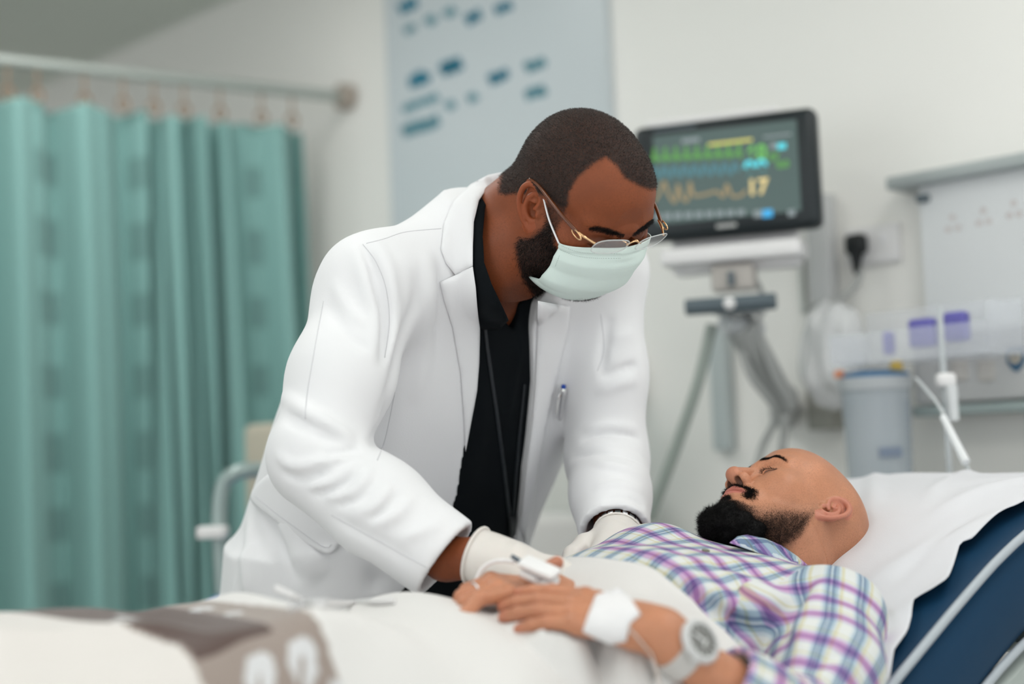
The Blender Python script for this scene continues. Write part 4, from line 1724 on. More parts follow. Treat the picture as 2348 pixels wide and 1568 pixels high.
# nape and far side of the scalp lie outside the traced outline: fill by height
nape = smooth01(HV[:, 2], 0.0, 0.02) * smooth01(-HV[:, 1], 0.03, 0.05)
m_s = np.maximum(m_s, nape)
earm = (np.abs(HV[:, 0]) > 0.077) & ((((HV[:, 1] + 0.014 + 0.22 * HV[:, 2]) / 0.024) ** 2 + ((HV[:, 2] - 0.001) / 0.036) ** 2) < 1)
m_s[earm] = 0
m_b[earm] = 0
hair_m = np.clip(np.maximum.reduce([m_s, m_u * 0.75, m_b, m_w]), 0, 1)
stub = side_mask(HV, DM, 1, [(1150, 660), (1200, 640), (1230, 700), (1200, 740), (1140, 720)], 14) * 0.5
hair_m = np.maximum(hair_m, stub)
red_m = np.where(earm, 0.55, 0).astype(np.float32)
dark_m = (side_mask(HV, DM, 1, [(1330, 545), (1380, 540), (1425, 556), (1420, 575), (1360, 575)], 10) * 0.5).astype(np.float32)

# ---- bare body under the clothes: neck, chest, arms, hips and legs
g = Grid((-0.80, 1.66, -0.005), (0.42, 2.85, 1.47), 0.0075)
g.cap(NB + Vector((0.03, -0.01, 0.03)), NL, 0.060, 0.060, 0.0)
loft(g, HIP, N0, D_RIGHT, [-0.05, 0.0, 0.2, 0.4, 0.55, 0.64, 0.70], [.17, .18, .175, .20, .19, .13, .07], [.10, .11, .115, .115, .085, .05, .04], [.12, .12, .11, .11, .10, .08, .06], k=0.06)
for (S_, E_, W_) in ((SR, ER, WR), (SL, EL, WL)):
    g.cap(N0 + Vector((0, 0, -0.07)) - D_FWD * 0.05, S_, 0.055, 0.05, 0.05)
    g.cap(S_, E_, 0.050, 0.042, 0.03)
    g.cap(E_, W_, 0.042, 0.029, 0.02)
g.cap(WR, P(1108, 1278, 1.87), 0.029, 0.028, 0.01)
g.cap(WL, P(1418, 1232, 2.085), 0.029, 0.028, 0.01)
for s in (1, -1):
    hp = HIP + D_RIGHT * (0.10 * s)
    kn = Vector((hp.x, hp.y, 0.48)) + D_FWD * 0.03
    an = Vector((hp.x, hp.y, 0.09))
    g.cap(hp, kn, 0.085, 0.055, 0.03)
    g.cap(kn, an, 0.055, 0.038, 0.02)
    g.cap(an + Vector((0, 0, -0.04)), an + D_FWD * 0.16 + Vector((0, 0, -0.05)), 0.036, 0.03, 0.02)
BV, BF = g.mesh()
BV = relax(BV, BF, 2)
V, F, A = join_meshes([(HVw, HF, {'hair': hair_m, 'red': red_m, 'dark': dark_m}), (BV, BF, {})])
# chest hair showing in the V of the scrubs
bpx, bpy_ = np_proj(V)
ch_ = (1 - smooth01(poly_sd(bpx, bpy_, [(1120, 640), (1200, 640), (1215, 760), (1150, 720)]), -15, 15)) * (np.arange(len(V)) >= len(HVw))
A['hair'] = np.maximum(A['hair'], ch_ * 0.45)
me = np_mesh('doctor', V, F)
for k, v in A.items():
    fattr(me, k, v)
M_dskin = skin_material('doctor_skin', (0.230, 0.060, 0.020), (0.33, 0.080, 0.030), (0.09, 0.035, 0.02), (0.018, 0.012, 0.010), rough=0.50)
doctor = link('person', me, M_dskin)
tag(doctor, 'doctor in white coat, mask and glasses bending over the bed', 'person')
HT = bvh(HVw, HF)

# ---- hair: cropped strands on the scalp, sideburn, beard and brow
HN = vnormals(HVw, HF)
M_hair = mat('doctor_hair', (0.040, 0.029, 0.025), 0.5, var=0.3, vscale=60)
M_hair2 = mat('doctor_beard_hair', (0.007, 0.005, 0.0045), 0.6, spec=0.2, var=0.2, vscale=60)
p, f = sample_surface(HVw, HF, np.clip(m_s + m_u * 0.6, 0, 1), 26000, 3)
fn_ = HN[HF[f, 0]]
back = np.array(DROT @ Vector((0, -0.5, -0.5)), np.float32)
o = strands('hair', p - fn_ * 0.0008, fn_ + back * 0.5 + rng.normal(size=p.shape) * 0.25, rng.uniform(0.003, 0.0048, len(p)), 0.00022, M_hair, doctor, 0.5)
tag(o, 'closely cropped black hair', None, kind='stuff')
p, f = sample_surface(HVw, HF, m_b ** 1.5, 16000, 4)
fn_ = HN[HF[f, 0]]
dn = np.array(DROT @ Vector((0, 0.35, -0.8)), np.float32)
o = strands('beard', p - fn_ * 0.0008, fn_ + dn * 0.9 + rng.normal(size=p.shape) * 0.4, rng.uniform(0.004, 0.008, len(p)), 0.00024, M_hair2, doctor, 0.7)
tag(o, 'short black beard', None, kind='stuff')
p, f = sample_surface(HVw, HF, m_w, 1200, 5)
fn_ = HN[HF[f, 0]]
sd_ = np.sign(((p - np.array(DT)) @ np.array(DROT, np.float32))[:, :1])
bd = np.array(DROT @ Vector((1, 0.1, 0.1)), np.float32)[None] * sd_
o = strands('eyebrows', p - fn_ * 0.0005, fn_ * 0.5 + bd + rng.normal(size=p.shape) * 0.2, rng.uniform(0.004, 0.008, len(p)), 0.0002, M_hair2, doctor, 0.3)
tag(o, None, None, kind='stuff')

# ---- coat volume
def coat_volume(g, grow=0.0):
    # body of the coat: leaning trunk + hanging skirt
    gr = grow
    up = (N0 - HIP).normalized()
    loft(g, HIP - D_RIGHT * 0.03, N0 - D_RIGHT * 0.022, D_RIGHT, [-0.10, 0.0, 0.2, 0.4, 0.52, 0.62, 0.69, 0.74], [x + gr for x in (.245, .245, .255, .268, .265, .20, .12, .10)],
         [x + gr for x in (.165, .165, .160, .150, .128, .100, .078, .06)], [x + gr for x in (.215, .215, .195, .168, .150, .125, .085, .06)], k=0.0, p=2.2)
    b0 = HIP + Vector((0.05, 0.0, -0.36))
    loft(g, b0, HIP + up * 0.12, D_RIGHT, [0.0, 0.2, 0.36, 0.48], [x + gr for x in (.245, .245, .240, .235)], [x + gr for x in (.15, .16, .165, .16)], [x + gr for x in (.200, .195, .19, .18)], k=0.05, p=2.2)
    for S_, dz in ((SR, 0.0), (SL, 0.02)):
        g.cap(N0 + Vector((0, 0, -0.015)), S_ + Vector((0.0, 0, dz)), 0.072 + gr, 0.066 + gr, 0.07)


def sleeves(g, gr=0.0):
    u_ = (ER - SR).normalized()
    g.chain([SR + Vector((0.01, 0.01, 0.0)), SR + u_ * 0.15, ER - u_ * 0.02], [0.070 + gr, 0.069 + gr, 0.067 + gr], 0.035)
    g.chain([ER, ER.lerp(WR, 0.5), WR], [0.067 + gr, 0.064 + gr, 0.060 + gr], 0.022)
    u_ = (EL - SL).normalized()
    g.chain([SL, SL + u_ * 0.15, EL], [0.066 + gr, 0.060 + gr, 0.064 + gr], 0.035)
    g.chain([EL, EL.lerp(WL, 0.5), WL + (WL - EL).normalized() * 0.01], [0.064 + gr, 0.060 + gr, 0.054 + gr], 0.022)


CLO, CHI, CH = (-0.64, 1.68, 0.44), (0.34, 2.74, 1.515), 0.0042
g = Grid(CLO, CHI, CH)
coat_volume(g)
trunk_d = g.d.copy()
TV, TF = g.mesh()
TT = bvh(TV, TF)                       # trunk alone (for laying out the opening)
AX = (N0 - HIP).normalized()
RT = (D_RIGHT - AX * D_RIGHT.dot(AX)).normalized()
FT = AX.cross(RT)


def torso_uv(px, py, tree=None):
    l, n = hit(tree or TT, px, py)
    if l is None:
        l = P(px, py, 2.1)
    d = l - HIP
    return (d.dot(RT), d.dot(AX))


open_px = [(1150, 430), (1096, 470), (1088, 560), (1095, 640), (1100, 760), (1094, 890), (1066, 1030), (1050, 1130), (1032, 1200), (960, 1310), (895, 1398), (830, 1480), (800, 1560), (1150, 1560), (1172, 1420), (1186, 1300), (1196, 1200),
           (1206, 1080), (1220, 960), (1227, 880), (1232, 690), (1236, 600), (1225, 500)]
open_uv = [torso_uv(*q) for q in open_px]
i0 = open_px.index((1150, 1560))
open_uv[i0:i0 + 3] = [(-0.16, -0.45), (-0.175, 0.0), (-0.188, 0.15)]
open_uv[i0 - 1] = (0.13, -0.45)
vneck_px = [(1080, 480), (1092, 600), (1118, 640), (1165, 738), (1190, 770), (1200, 735), (1206, 680), (1225, 640), (1240, 560), (1200, 470), (1120, 430)]
vneck_uv = [torso_uv(*q) for q in vneck_px]
HIPn, RTn, AXn, FTn = [np.array(v, np.float32) for v in (HIP, RT, AX, FT)]


def prism(poly, vmin=0.0):
    def fn(X, Y, Z):
        x, y, z = X - HIPn[0], Y - HIPn[1], Z - HIPn[2]
        u = x * RTn[0] + y * RTn[1] + z * RTn[2]
        t = x * AXn[0] + y * AXn[1] + z * AXn[2]
        v = x * FTn[0] + y * FTn[1] + z * FTn[2]
        return np.maximum(poly_sd(u, t, poly), vmin - v).astype(np.float32)
    return fn


# scrubs: an inner copy of the trunk
sg = Grid(CLO, CHI, CH)
sg.d = trunk_d + 0.013
sg.apply(prism(vneck_uv, -0.05), CLO, CHI, 0, 's')
sg.cap(NB + (NB - NL) * 0.9, NL, 0.064, 0.062, 0.004, mode='s')
sg.fold([hit(TT, *q)[0] for q in ((1190, 720), (1205, 800), (1190, 880), (1165, 1000))], 0.012, 0.008)
sg.fold([hit(TT, *q)[0] for q in ((1215, 800), (1200, 900), (1185, 1010))], 0.008, -0.006)
sg.fold([hit(TT, *q)[0] for q in ((1120, 850), (1110, 1000), (1080, 1150))], 0.02, 0.005)
V, F = sg.mesh()
V = relax(V, F, 1)
ST = bvh(V, F)
M_scrub = mat('scrubs_black', (0.0035, 0.0052, 0.0068), 0.85, var=0.2, vscale=20, bump=0.15, bscale=900, spec=0.15)
scrubs = link('scrub_top', np_mesh('scrub_top', V, F), M_scrub, doctor)
tag(scrubs, 'black V-neck scrub top', None)
tg = Grid((-0.80, 1.9, 0.02), (0.25, 2.9, 0.92), 0.009)
for s in (1, -1):
    hp = HIP + D_RIGHT * (0.10 * s)
    kn = Vector((hp.x, hp.y, 0.48)) + D_FWD * 0.03
    an = Vector((hp.x, hp.y, 0.10))
    tg.cap(hp, kn, 0.105, 0.078, 0.03)
    tg.cap(kn, an, 0.078, 0.068, 0.03)
V, F = tg.mesh()
link('trousers', np_mesh('trousers', V, F), M_scrub, doctor)
for s in (1, -1):
    hp = HIP + D_RIGHT * (0.10 * s)
    an = Vector((hp.x, hp.y, 0.05))
    fg = Grid(an + Vector((-0.25, -0.3, -0.06)), an + Vector((0.25, 0.2, 0.08)), 0.006)
    fg.chain([an - D_FWD * 0.05, an + D_FWD * 0.08, an + D_FWD * 0.19 + Vector((0, 0, -0.012))], [0.045, 0.046, 0.038], 0.02)
    fg.apply(lambda X, Y, Z: (0.0 - Z) + X * 0 + Y * 0, fg.lo, fg.lo + np.array(fg.n) * fg.h, 0, 'i', pad=0)
    V, F = fg.mesh()
    link('shoe', np_mesh('shoe', V, F), mat('shoe_black', (0.01, 0.01, 0.011), 0.4), doctor)

# coat = trunk + sleeves, opened in front, hollow cuffs, neck hole
sleeves(g)
V0, F0 = g.mesh()
CT0 = bvh(V0, F0)


def S(px, py):
    l, n = hit(CT0, px, py)
    if l is None:
        for r_ in range(3, 40, 3):
            for a in range(8):
                l, n = hit(CT0, px + r_ * math.cos(a * .785), py + r_ * math.sin(a * .785))
                if l is not None:
                    return l
        return P(px, py, 2.1)
    return l


def ridge(pts, w, amp):
    g.fold([S(*q) for q in pts], w * 0.78, amp * 1.5)


# folds of the right sleeve (elbow)
ridge([(640, 905), (700, 942), (760, 975), (815, 1008)], 0.011, 0.012)
ridge([(650, 950), (720, 985), (790, 1022)], 0.012, -0.006)
ridge([(740, 1045), (785, 1038), (830, 1026)], 0.006, -0.012)
ridge([(628, 1035), (670, 1066), (720, 1062), (775, 1046), (825, 1045)], 0.008, 0.008)
ridge([(640, 1080), (700, 1098), (760, 1075)], 0.008, -0.005)
ridge([(705, 1118), (765, 1102), (815, 1066), (835, 1058)], 0.007, 0.007)
ridge([(712, 1135), (770, 1122), (820, 1088)], 0.006, -0.006)
ridge([(745, 1142), (800, 1130), (838, 1095), (852, 1066)], 0.007, 0.009)
ridge([(770, 1160), (830, 1140), (862, 1100)], 0.006, -0.005)
ridge([(800, 1180), (860, 1160), (895, 1112)], 0.008, 0.006)
ridge([(845, 1197), (890, 1162), (918, 1118)], 0.007, -0.005)
ridge([(850, 1205), (910, 1178), (950, 1135)], 0.009, 0.005)
ridge([(905, 1242), (965, 1218), (1025, 1192)], 0.010, 0.004)
ridge([(760, 1180), (850, 1230), (960, 1300)], 0.012, -0.003)
# upper arm, armpit and chest
ridge([(832, 560), (866, 650), (884, 740), (872, 845)], 0.010, -0.014)
ridge([(812, 560), (838, 640), (858, 730), (850, 830)], 0.014, 0.008)
ridge([(858, 545), (895, 640), (905, 730), (888, 830)], 0.012, 0.008)
ridge([(760, 640), (810, 720), (860, 760)], 0.010, 0.004)
ridge([(745, 690), (800, 770), (865, 815)], 0.010, -0.004)
ridge([(955, 610), (945, 720), (905, 850), (860, 990)], 0.016, -0.006)
ridge([(975, 570), (985, 680), (975, 800), (950, 930)], 0.014, 0.008)
ridge([(1000, 580), (1010, 690), (1000, 800)], 0.010, -0.004)
ridge([(900, 880), (870, 980), (850, 1030)], 0.014, -0.006)
# hip of the coat
ridge([(640, 1160), (690, 1260), (740, 1330)], 0.025, 0.007)
ridge([(600, 1170), (640, 1260), (690, 1340)], 0.018, -0.006)
ridge([(570, 1180), (565, 1290), (575, 1400)], 0.02, 0.006)
ridge([(840, 1280), (860, 1330), (850, 1390)], 0.02, -0.008)
# left sleeve
for (a, b_, c, w, am) in (((1340, 990), (1400, 975), (1465, 985), 0.008, 0.006), ((1330, 1012), (1400, 995), (1470, 1008), 0.006, -0.006),
                          ((1320, 1030), (1400, 1018), (1478, 1040), 0.008, 0.007), ((1310, 1052), (1400, 1040), (1480, 1070), 0.006, -0.006),
                          ((1300, 1075), (1390, 1064), (1482, 1095), 0.008, 0.008), ((1360, 1120), (1420, 1110), (1480, 1130), 0.008, 0.005),
                          ((1380, 1150), (1430, 1140), (1482, 1165), 0.007, -0.005), ((1370, 865), (1420, 850), (1462, 835), 0.009, -0.007),
                          ((1360, 900), (1420, 880), (1462, 870), 0.010, 0.005), ((1395, 780), (1430, 770), (1458, 760), 0.012, 0.003),
                          ((1400, 720), (1385, 800), (1378, 860), 0.008, -0.010)):
    ridge([a, b_, c], w, am)
g.noise(0.0011, 0.03, 11)
# hollow: cut the front opening down to the scrubs, the cuffs and the neck
full = g.d.copy()


def opening(X, Y, Z):
    return prism(open_uv, 0.0)(X, Y, Z)


og = Grid(CLO, CHI, CH)
og.apply(opening, CLO, CHI, 0, 'u', pad=0)
cut = np.maximum(og.d, -(trunk_d + 0.030))      # only the outer 30 mm
armd = Grid(CLO, CHI, CH)
sleeves(armd)
cut = np.maximum(cut, -(armd.d - 0.002))        # keep the sleeves whole
g.d = np.maximum(full, -cut)
cr, cl = (WR - ER).normalized(), (WL - EL).normalized()
# cuffs
cuts = [(WR, cr, ER, 0.060, Vector((-0.25, 0, -0.35))), (WL + cl * 0.0, cl, EL, 0.054, Vector((0, 0, 0)))]
for (W_, c_, E_, r0, tilt) in cuts:
    n_ = np.array((c_ + tilt * 0.0).normalized(), np.float32)
    Wn = np.array(W_, np.float32)

    def fn(X, Y, Z, n_=n_, Wn=Wn):
        d = (X - Wn[0]) * n_[0] + (Y - Wn[1]) * n_[1] + (Z - Wn[2]) * n_[2]
        rr = np.sqrt((X - Wn[0]) ** 2 + (Y - Wn[1]) ** 2 + (Z - Wn[2]) ** 2)
        return np.maximum(-d, rr - 0.11).astype(np.float32)
    g.apply(fn, Wn - 0.11, Wn + 0.11, 0, 's')
    g.cap(W_ - c_ * 0.075, W_ + c_ * 0.05, r0 - 0.020, r0 - 0.0055, 0.0, mode='s')
g.cap(NB + (NB - N0) * 0.8, N0 + Vector((0, 0, -0.01)), 0.076, 0.080, 0.004, mode='s')
V, F = g.mesh()
V = relax(V, F, 2, 0.4)
M_coat = mat('coat_cotton', (0.82, 0.82, 0.835), 0.75, var=0.015, vscale=5, bump=0.10, bscale=700, sheen=0.1)
coat = link('lab_coat', np_mesh('lab_coat', V, F), M_coat, doctor)
tag(coat, 'white cotton doctor\'s coat', None)
CT = bvh(V, F)


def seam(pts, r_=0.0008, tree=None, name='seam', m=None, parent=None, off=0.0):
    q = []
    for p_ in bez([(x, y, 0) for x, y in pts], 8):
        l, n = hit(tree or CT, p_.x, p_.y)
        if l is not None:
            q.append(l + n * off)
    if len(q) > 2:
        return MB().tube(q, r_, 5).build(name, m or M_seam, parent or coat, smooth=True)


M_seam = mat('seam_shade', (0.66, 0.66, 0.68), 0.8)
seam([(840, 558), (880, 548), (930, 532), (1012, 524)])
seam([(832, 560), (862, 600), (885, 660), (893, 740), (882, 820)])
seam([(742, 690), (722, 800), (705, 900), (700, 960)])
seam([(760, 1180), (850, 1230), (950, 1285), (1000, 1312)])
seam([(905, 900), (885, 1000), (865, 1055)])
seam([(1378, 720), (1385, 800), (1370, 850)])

# lapels, collar, pockets: pieces of cloth lying on the coat
cf = Grid(CLO, CHI, CH)
cf.d = full.copy()
cf.cap(NB + (NB - N0) * 0.55, N0 + Vector((0, 0, -0.01)), 0.080, 0.092, 0.03)
Vf, Ff = cf.mesh()
CFT = bvh(Vf, Ff)
collar_px = [(1152, 398), (1120, 404), (1080, 425), (1040, 462), (1018, 515), (1010, 572), (1022, 604), (1044, 630), (1062, 622), (1086, 610), (1086, 560), (1087, 510), (1098, 462), (1118, 432), (1150, 412)]
patch('collar', CFT, collar_px, M_coat, coat, off=0.0015, thick=0.004, step=8)
lapel_px = [(1008, 646), (1040, 632), (1086, 611), (1093, 660), (1099, 750), (1097, 830), (1092, 895), (1066, 1034), (1063, 960), (1055, 855), (1037, 750), (1018, 690)]
patch('lapel', CFT, lapel_px, M_coat, coat, off=0.0015, thick=0.004, step=8)
lapel2_px = [(1232, 688), (1305, 702), (1300, 760), (1286, 820), (1268, 900), (1252, 970), (1236, 1060), (1222, 1150), (1204, 1245), (1192, 1210), (1204, 1085), (1219, 965), (1226, 880), (1230, 780)]
patch('lapel', CFT, lapel2_px, M_coat, coat, off=0.0015, thick=0.004, step=8)
pocket_px = [(1283, 899), (1318, 889), (1345, 876), (1386, 846), (1372, 905), (1345, 965), (1318, 1000), (1270, 1008), (1276, 950)]
pk = patch('chest_pocket', TT, pocket_px, M_coat, coat, off=0.001, thick=0.0032, step=8)
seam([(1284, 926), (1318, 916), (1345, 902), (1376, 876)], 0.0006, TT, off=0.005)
flap_px = [(582, 1143), (588, 1124), (604, 1104), (624, 1087), (650, 1080), (700, 1120), (760, 1170), (820, 1215), (776, 1252), (768, 1264), (755, 1270), (740, 1267), (700, 1240), (640, 1193), (592, 1158)]
patch('pocket_flap', TT, flap_px, M_coat, coat, off=0.006, thick=0.004, step=8)
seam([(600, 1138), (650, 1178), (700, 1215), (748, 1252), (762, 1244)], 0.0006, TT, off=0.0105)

sc_px = [(1080, 470), (1115, 425), (1122, 432), (1112, 475), (1104, 540), (1106, 600), (1124, 652), (1166, 740), (1148, 760), (1085, 760), (1072, 610), (1070, 530)]
patch('scrub_neckband', CFT, sc_px, M_scrub, scrubs, off=-0.004, thick=0.002, step=8)

# ---- pen in the chest pocket
pen = empty('pen', None, 'silver pen with blue tip clipped in the white coat chest pocket', 'pen')
p0, n0 = hit(CFT, 1302, 882)
p1, n1 = hit(CFT, 1294, 964)
ax = (p1 - p0).normalized()
pm = frame(p0 + n0 * 0.010, ax.cross(n0).normalized(), n0, ax)
pen.matrix_world = pm
M_chrome = mat('chrome', (0.75, 0.75, 0.76), 0.2, 0.9)
MB().lathe([(0.0, -0.003), (0.0036, -0.001), (0.0042, 0.003)], 14, caps=False).build('pen_button', mat('pen_blue', (0.01, 0.06, 0.35), 0.3), pen, smooth='auto')
MB().lathe([(0.0045, 0.003), (0.0068, 0.006), (0.0068, 0.012), (0.0048, 0.016), (0.0045, 0.05), (0.003, 0.06), (0, 0.062)], 14).build('pen_barrel', M_chrome, pen, smooth='auto')
MB().tube([(0, 0.0065, 0.012), (0, 0.0095, 0.02), (0, 0.0085, 0.046), (0, 0.0075, 0.0545)], [0.0022, 0.0026, 0.002, 0.0016], 8).build('pen_clip', M_chrome, pen, smooth='auto')

# ---- lanyard
M_strap = mat('lanyard_black', (0.010, 0.014, 0.018), 0.45, var=0.2, vscale=40)
lan = patch('lanyard', ST, [(1094, 620), (1100, 620), (1121, 800), (1140, 930), (1157, 1060), (1172, 1185), (1164, 1186), (1149, 1062), (1132, 932), (1113, 802)], M_strap, doctor, off=0.0012, thick=0.0015, step=6)
patch('lanyard_strap', ST, [(1199, 880), (1204, 880), (1192, 1000), (1184, 1100), (1178, 1186), (1172, 1186), (1177, 1100), (1186, 1000)], M_strap, lan, off=0.002, thick=0.0015, step=6)
patch('lanyard_clip', ST, [(1163, 1182), (1182, 1181), (1183, 1232), (1165, 1234)], mat('clip_black', (0.02, 0.022, 0.025), 0.3), lan, off=0.003, thick=0.004, step=6)
l, n = hit(ST, 1174, 1226)
if l is None:
    l, n = hit(ST, 1165, 1180)
MB().lathe([(0.0, 0), (0.0042, 0), (0.004, 0.0015), (0, 0.002)], 14, caps=False).build('clip_screw', M_chrome, lan, M=Matrix.Translation(l + n * 0.007) @ n.to_track_quat('Z', 'Y').to_matrix().to_4x4(), smooth='auto')
MB().tube([P(1163, 1182, l.y) + n * 0.008, P(1182, 1181, l.y) + n * 0.008], 0.001, 6).build('clip_bar', M_chrome, lan)

# ---- face mask
def bez3(a, b, c, d, t):
    return a * (1 - t) ** 3 + 3 * b * t * (1 - t) ** 2 + 3 * c * t * t * (1 - t) + d * t ** 3


def prof(vs, pts, v):
    return Vector([float(np.interp(v, vs, [p[i] for p in pts])) for i in range(3)])


mk_c = [(0, 0.100, 0.008), (0, 0.108, -0.008), (0, 0.112, -0.030), (0, 0.106, -0.056), (0, 0.092, -0.082), (0, 0.072, -0.106), (0, 0.046, -0.122)]
mk_s = [(0.0735, 0.060, -0.0075), (0.0715, 0.058, -0.022), (0.070, 0.054, -0.042), (0.067, 0.046, -0.066), (0.0655, 0.036, -0.088), (0.0650, 0.014, -0.099), (0.0630, -0.008, -0.1015)]
vs_ = np.linspace(0, 1, 7)
nu, nv = 33, 49
Vm = []
for j in range(nv):
    v = j / (nv - 1)
    # smooth the profile
    C = (prof(vs_, mk_c, max(0, v - .06)) + prof(vs_, mk_c, v) + prof(vs_, mk_c, min(1, v + .06))) / 3
    Sd = (prof(vs_, mk_s, max(0, v - .04)) + prof(vs_, mk_s, v) + prof(vs_, mk_s, min(1, v + .04))) / 3
    pleat = 0.0030 * (abs(((v * 3.2 + 0.15) % 1.0) - 0.5) * 2 - 0.5) * (1 if 0.12 < v < 0.92 else 0)
    for i in range(nu):
        w_ = 2 * i / (nu - 1) - 1
        sg_ = 1 if w_ >= 0 else -1
        t = abs(w_)
        S1 = Vector((Sd.x * sg_, Sd.y, Sd.z))
        q = bez3(C, C + Vector((0.62 * Sd.x * sg_, 0.0, 0)), S1 + Vector((0.004 * sg_, 0.40 * (C.y - Sd.y), 0.25 * (C.z - Sd.z))), S1, t)
        if v < 0.2 and t < 0.35:
            q.y += 0.010 * (1 - t / 0.35) * max(0, 1 - abs(v - 0.05) / 0.2) * 0.5
        q += Vector((0, 1, 0)) * pleat * (1 - t ** 3) + Vector((sg_, 0, 0)) * pleat * t
        q.x += 0.0008 * math.sin(9 * v + 3 * w_)
        Vm.append(q)
Vm = np.array([tuple(q) for q in Vm], np.float32)
jj, ii = np.meshgrid(np.arange(nv - 1), np.arange(nu - 1), indexing='ij')
q = (jj * nu + ii).ravel()
Fm = np.stack([q, q + nu, q + nu + 1, q + 1], 1)
M_mask = mat('mask_mint', (0.76, 0.89, 0.84), 0.8, var=0.02, vscale=25, bump=0.08, bscale=500)
Vmw = xform(Vm, DM)
mask_o = link('face_mask', np_mesh('face_mask', Vmw, Fm), M_mask, doctor)
tag(mask_o, 'pale mint pleated surgical mask', None)
md = mask_o.modifiers.new('thick', 'SOLIDIFY')
md.thickness = 0.0012
md.offset = 0
MKT = bvh(Vmw, Fm)
M_stitch = mat('mask_stitch', (0.38, 0.46, 0.43), 0.8)
for line in (((1288, 562), (1318, 575), (1348, 580), (1380, 580), (1424, 582)), ((1284, 572), (1315, 584), (1345, 590), (1380, 592), (1422, 592)), ((1284, 585), (1274, 610)), ((1210, 612), (1214, 640), (1224, 660))):
    mb = MB()
    q = bez([(x, y, 0) for x, y in line], 16)
    k_ = 0
    for a, b_ in zip(q[:-1], q[1:]):
        k_ += 1
        if k_ % 2:
            continue
        l0, n0 = hit(MKT, a.x, a.y)
        l1, n1 = hit(MKT, b_.x, b_.y)
        if l0 is not None and l1 is not None:
            mb.tube([l0 + n0 * 0.0008, l0.lerp(l1, 0.8) + n1 * 0.0008], 0.00035, 4)
    if mb.V:
        mb.build('stitching', M_stitch, mask_o)
M_loop = mat('ear_loop', (0.85, 0.85, 0.87), 0.7)
Ed = None


class _Nil:
    def __getattr__(s, n):
        return lambda *a, **k: None


for side in (1, -1):
    Ee = ear(_Nil(), side, s=1.0, flare=0.40)
    tc_ = Vector((side * 0.0735, 0.060, -0.010))
    bc_ = Vector((side * 0.0625, -0.004, -0.099))
    e_top = Ee(-0.002, 0.027, 0.004)
    e_bk = Ee(0.013, 0.036, -0.012)
    e_bk2 = Ee(0.026, 0.0, -0.012)
    e_bot = Ee(0.016, -0.030, -0.006)
    path = bez([tc_, tc_.lerp(e_top, 0.5) + Vector((side * 0.003, 0, 0)), e_top, e_bk, e_bk2, e_bot, e_bot.lerp(bc_, 0.5) + Vector((side * 0.007, 0, 0)), bc_], 8)
    MB().tube([DM @ p_ for p_ in path], 0.0014, 8).build('ear_loop', M_loop, mask_o, smooth=True)

# ---- glasses
gl = MB()
M_tort = mat('tortoiseshell', (0.12, 0.030, 0.006), 0.25, var=0.6, vscale=90, coat=0.5)
M_gold = mat('gold_wire', (0.85, 0.55, 0.30), 0.25, 1.0)
M_lens = mat('lens', (0.95, 0.97, 0.97), 0.05, alpha=0.15, spec=0.8)
glasses = empty('glasses', None)
glasses.parent = doctor
glasses.matrix_local = Matrix.Identity(4)
glasses.name = 'glasses'


def DP(*p):
    return DM @ Vector(p)


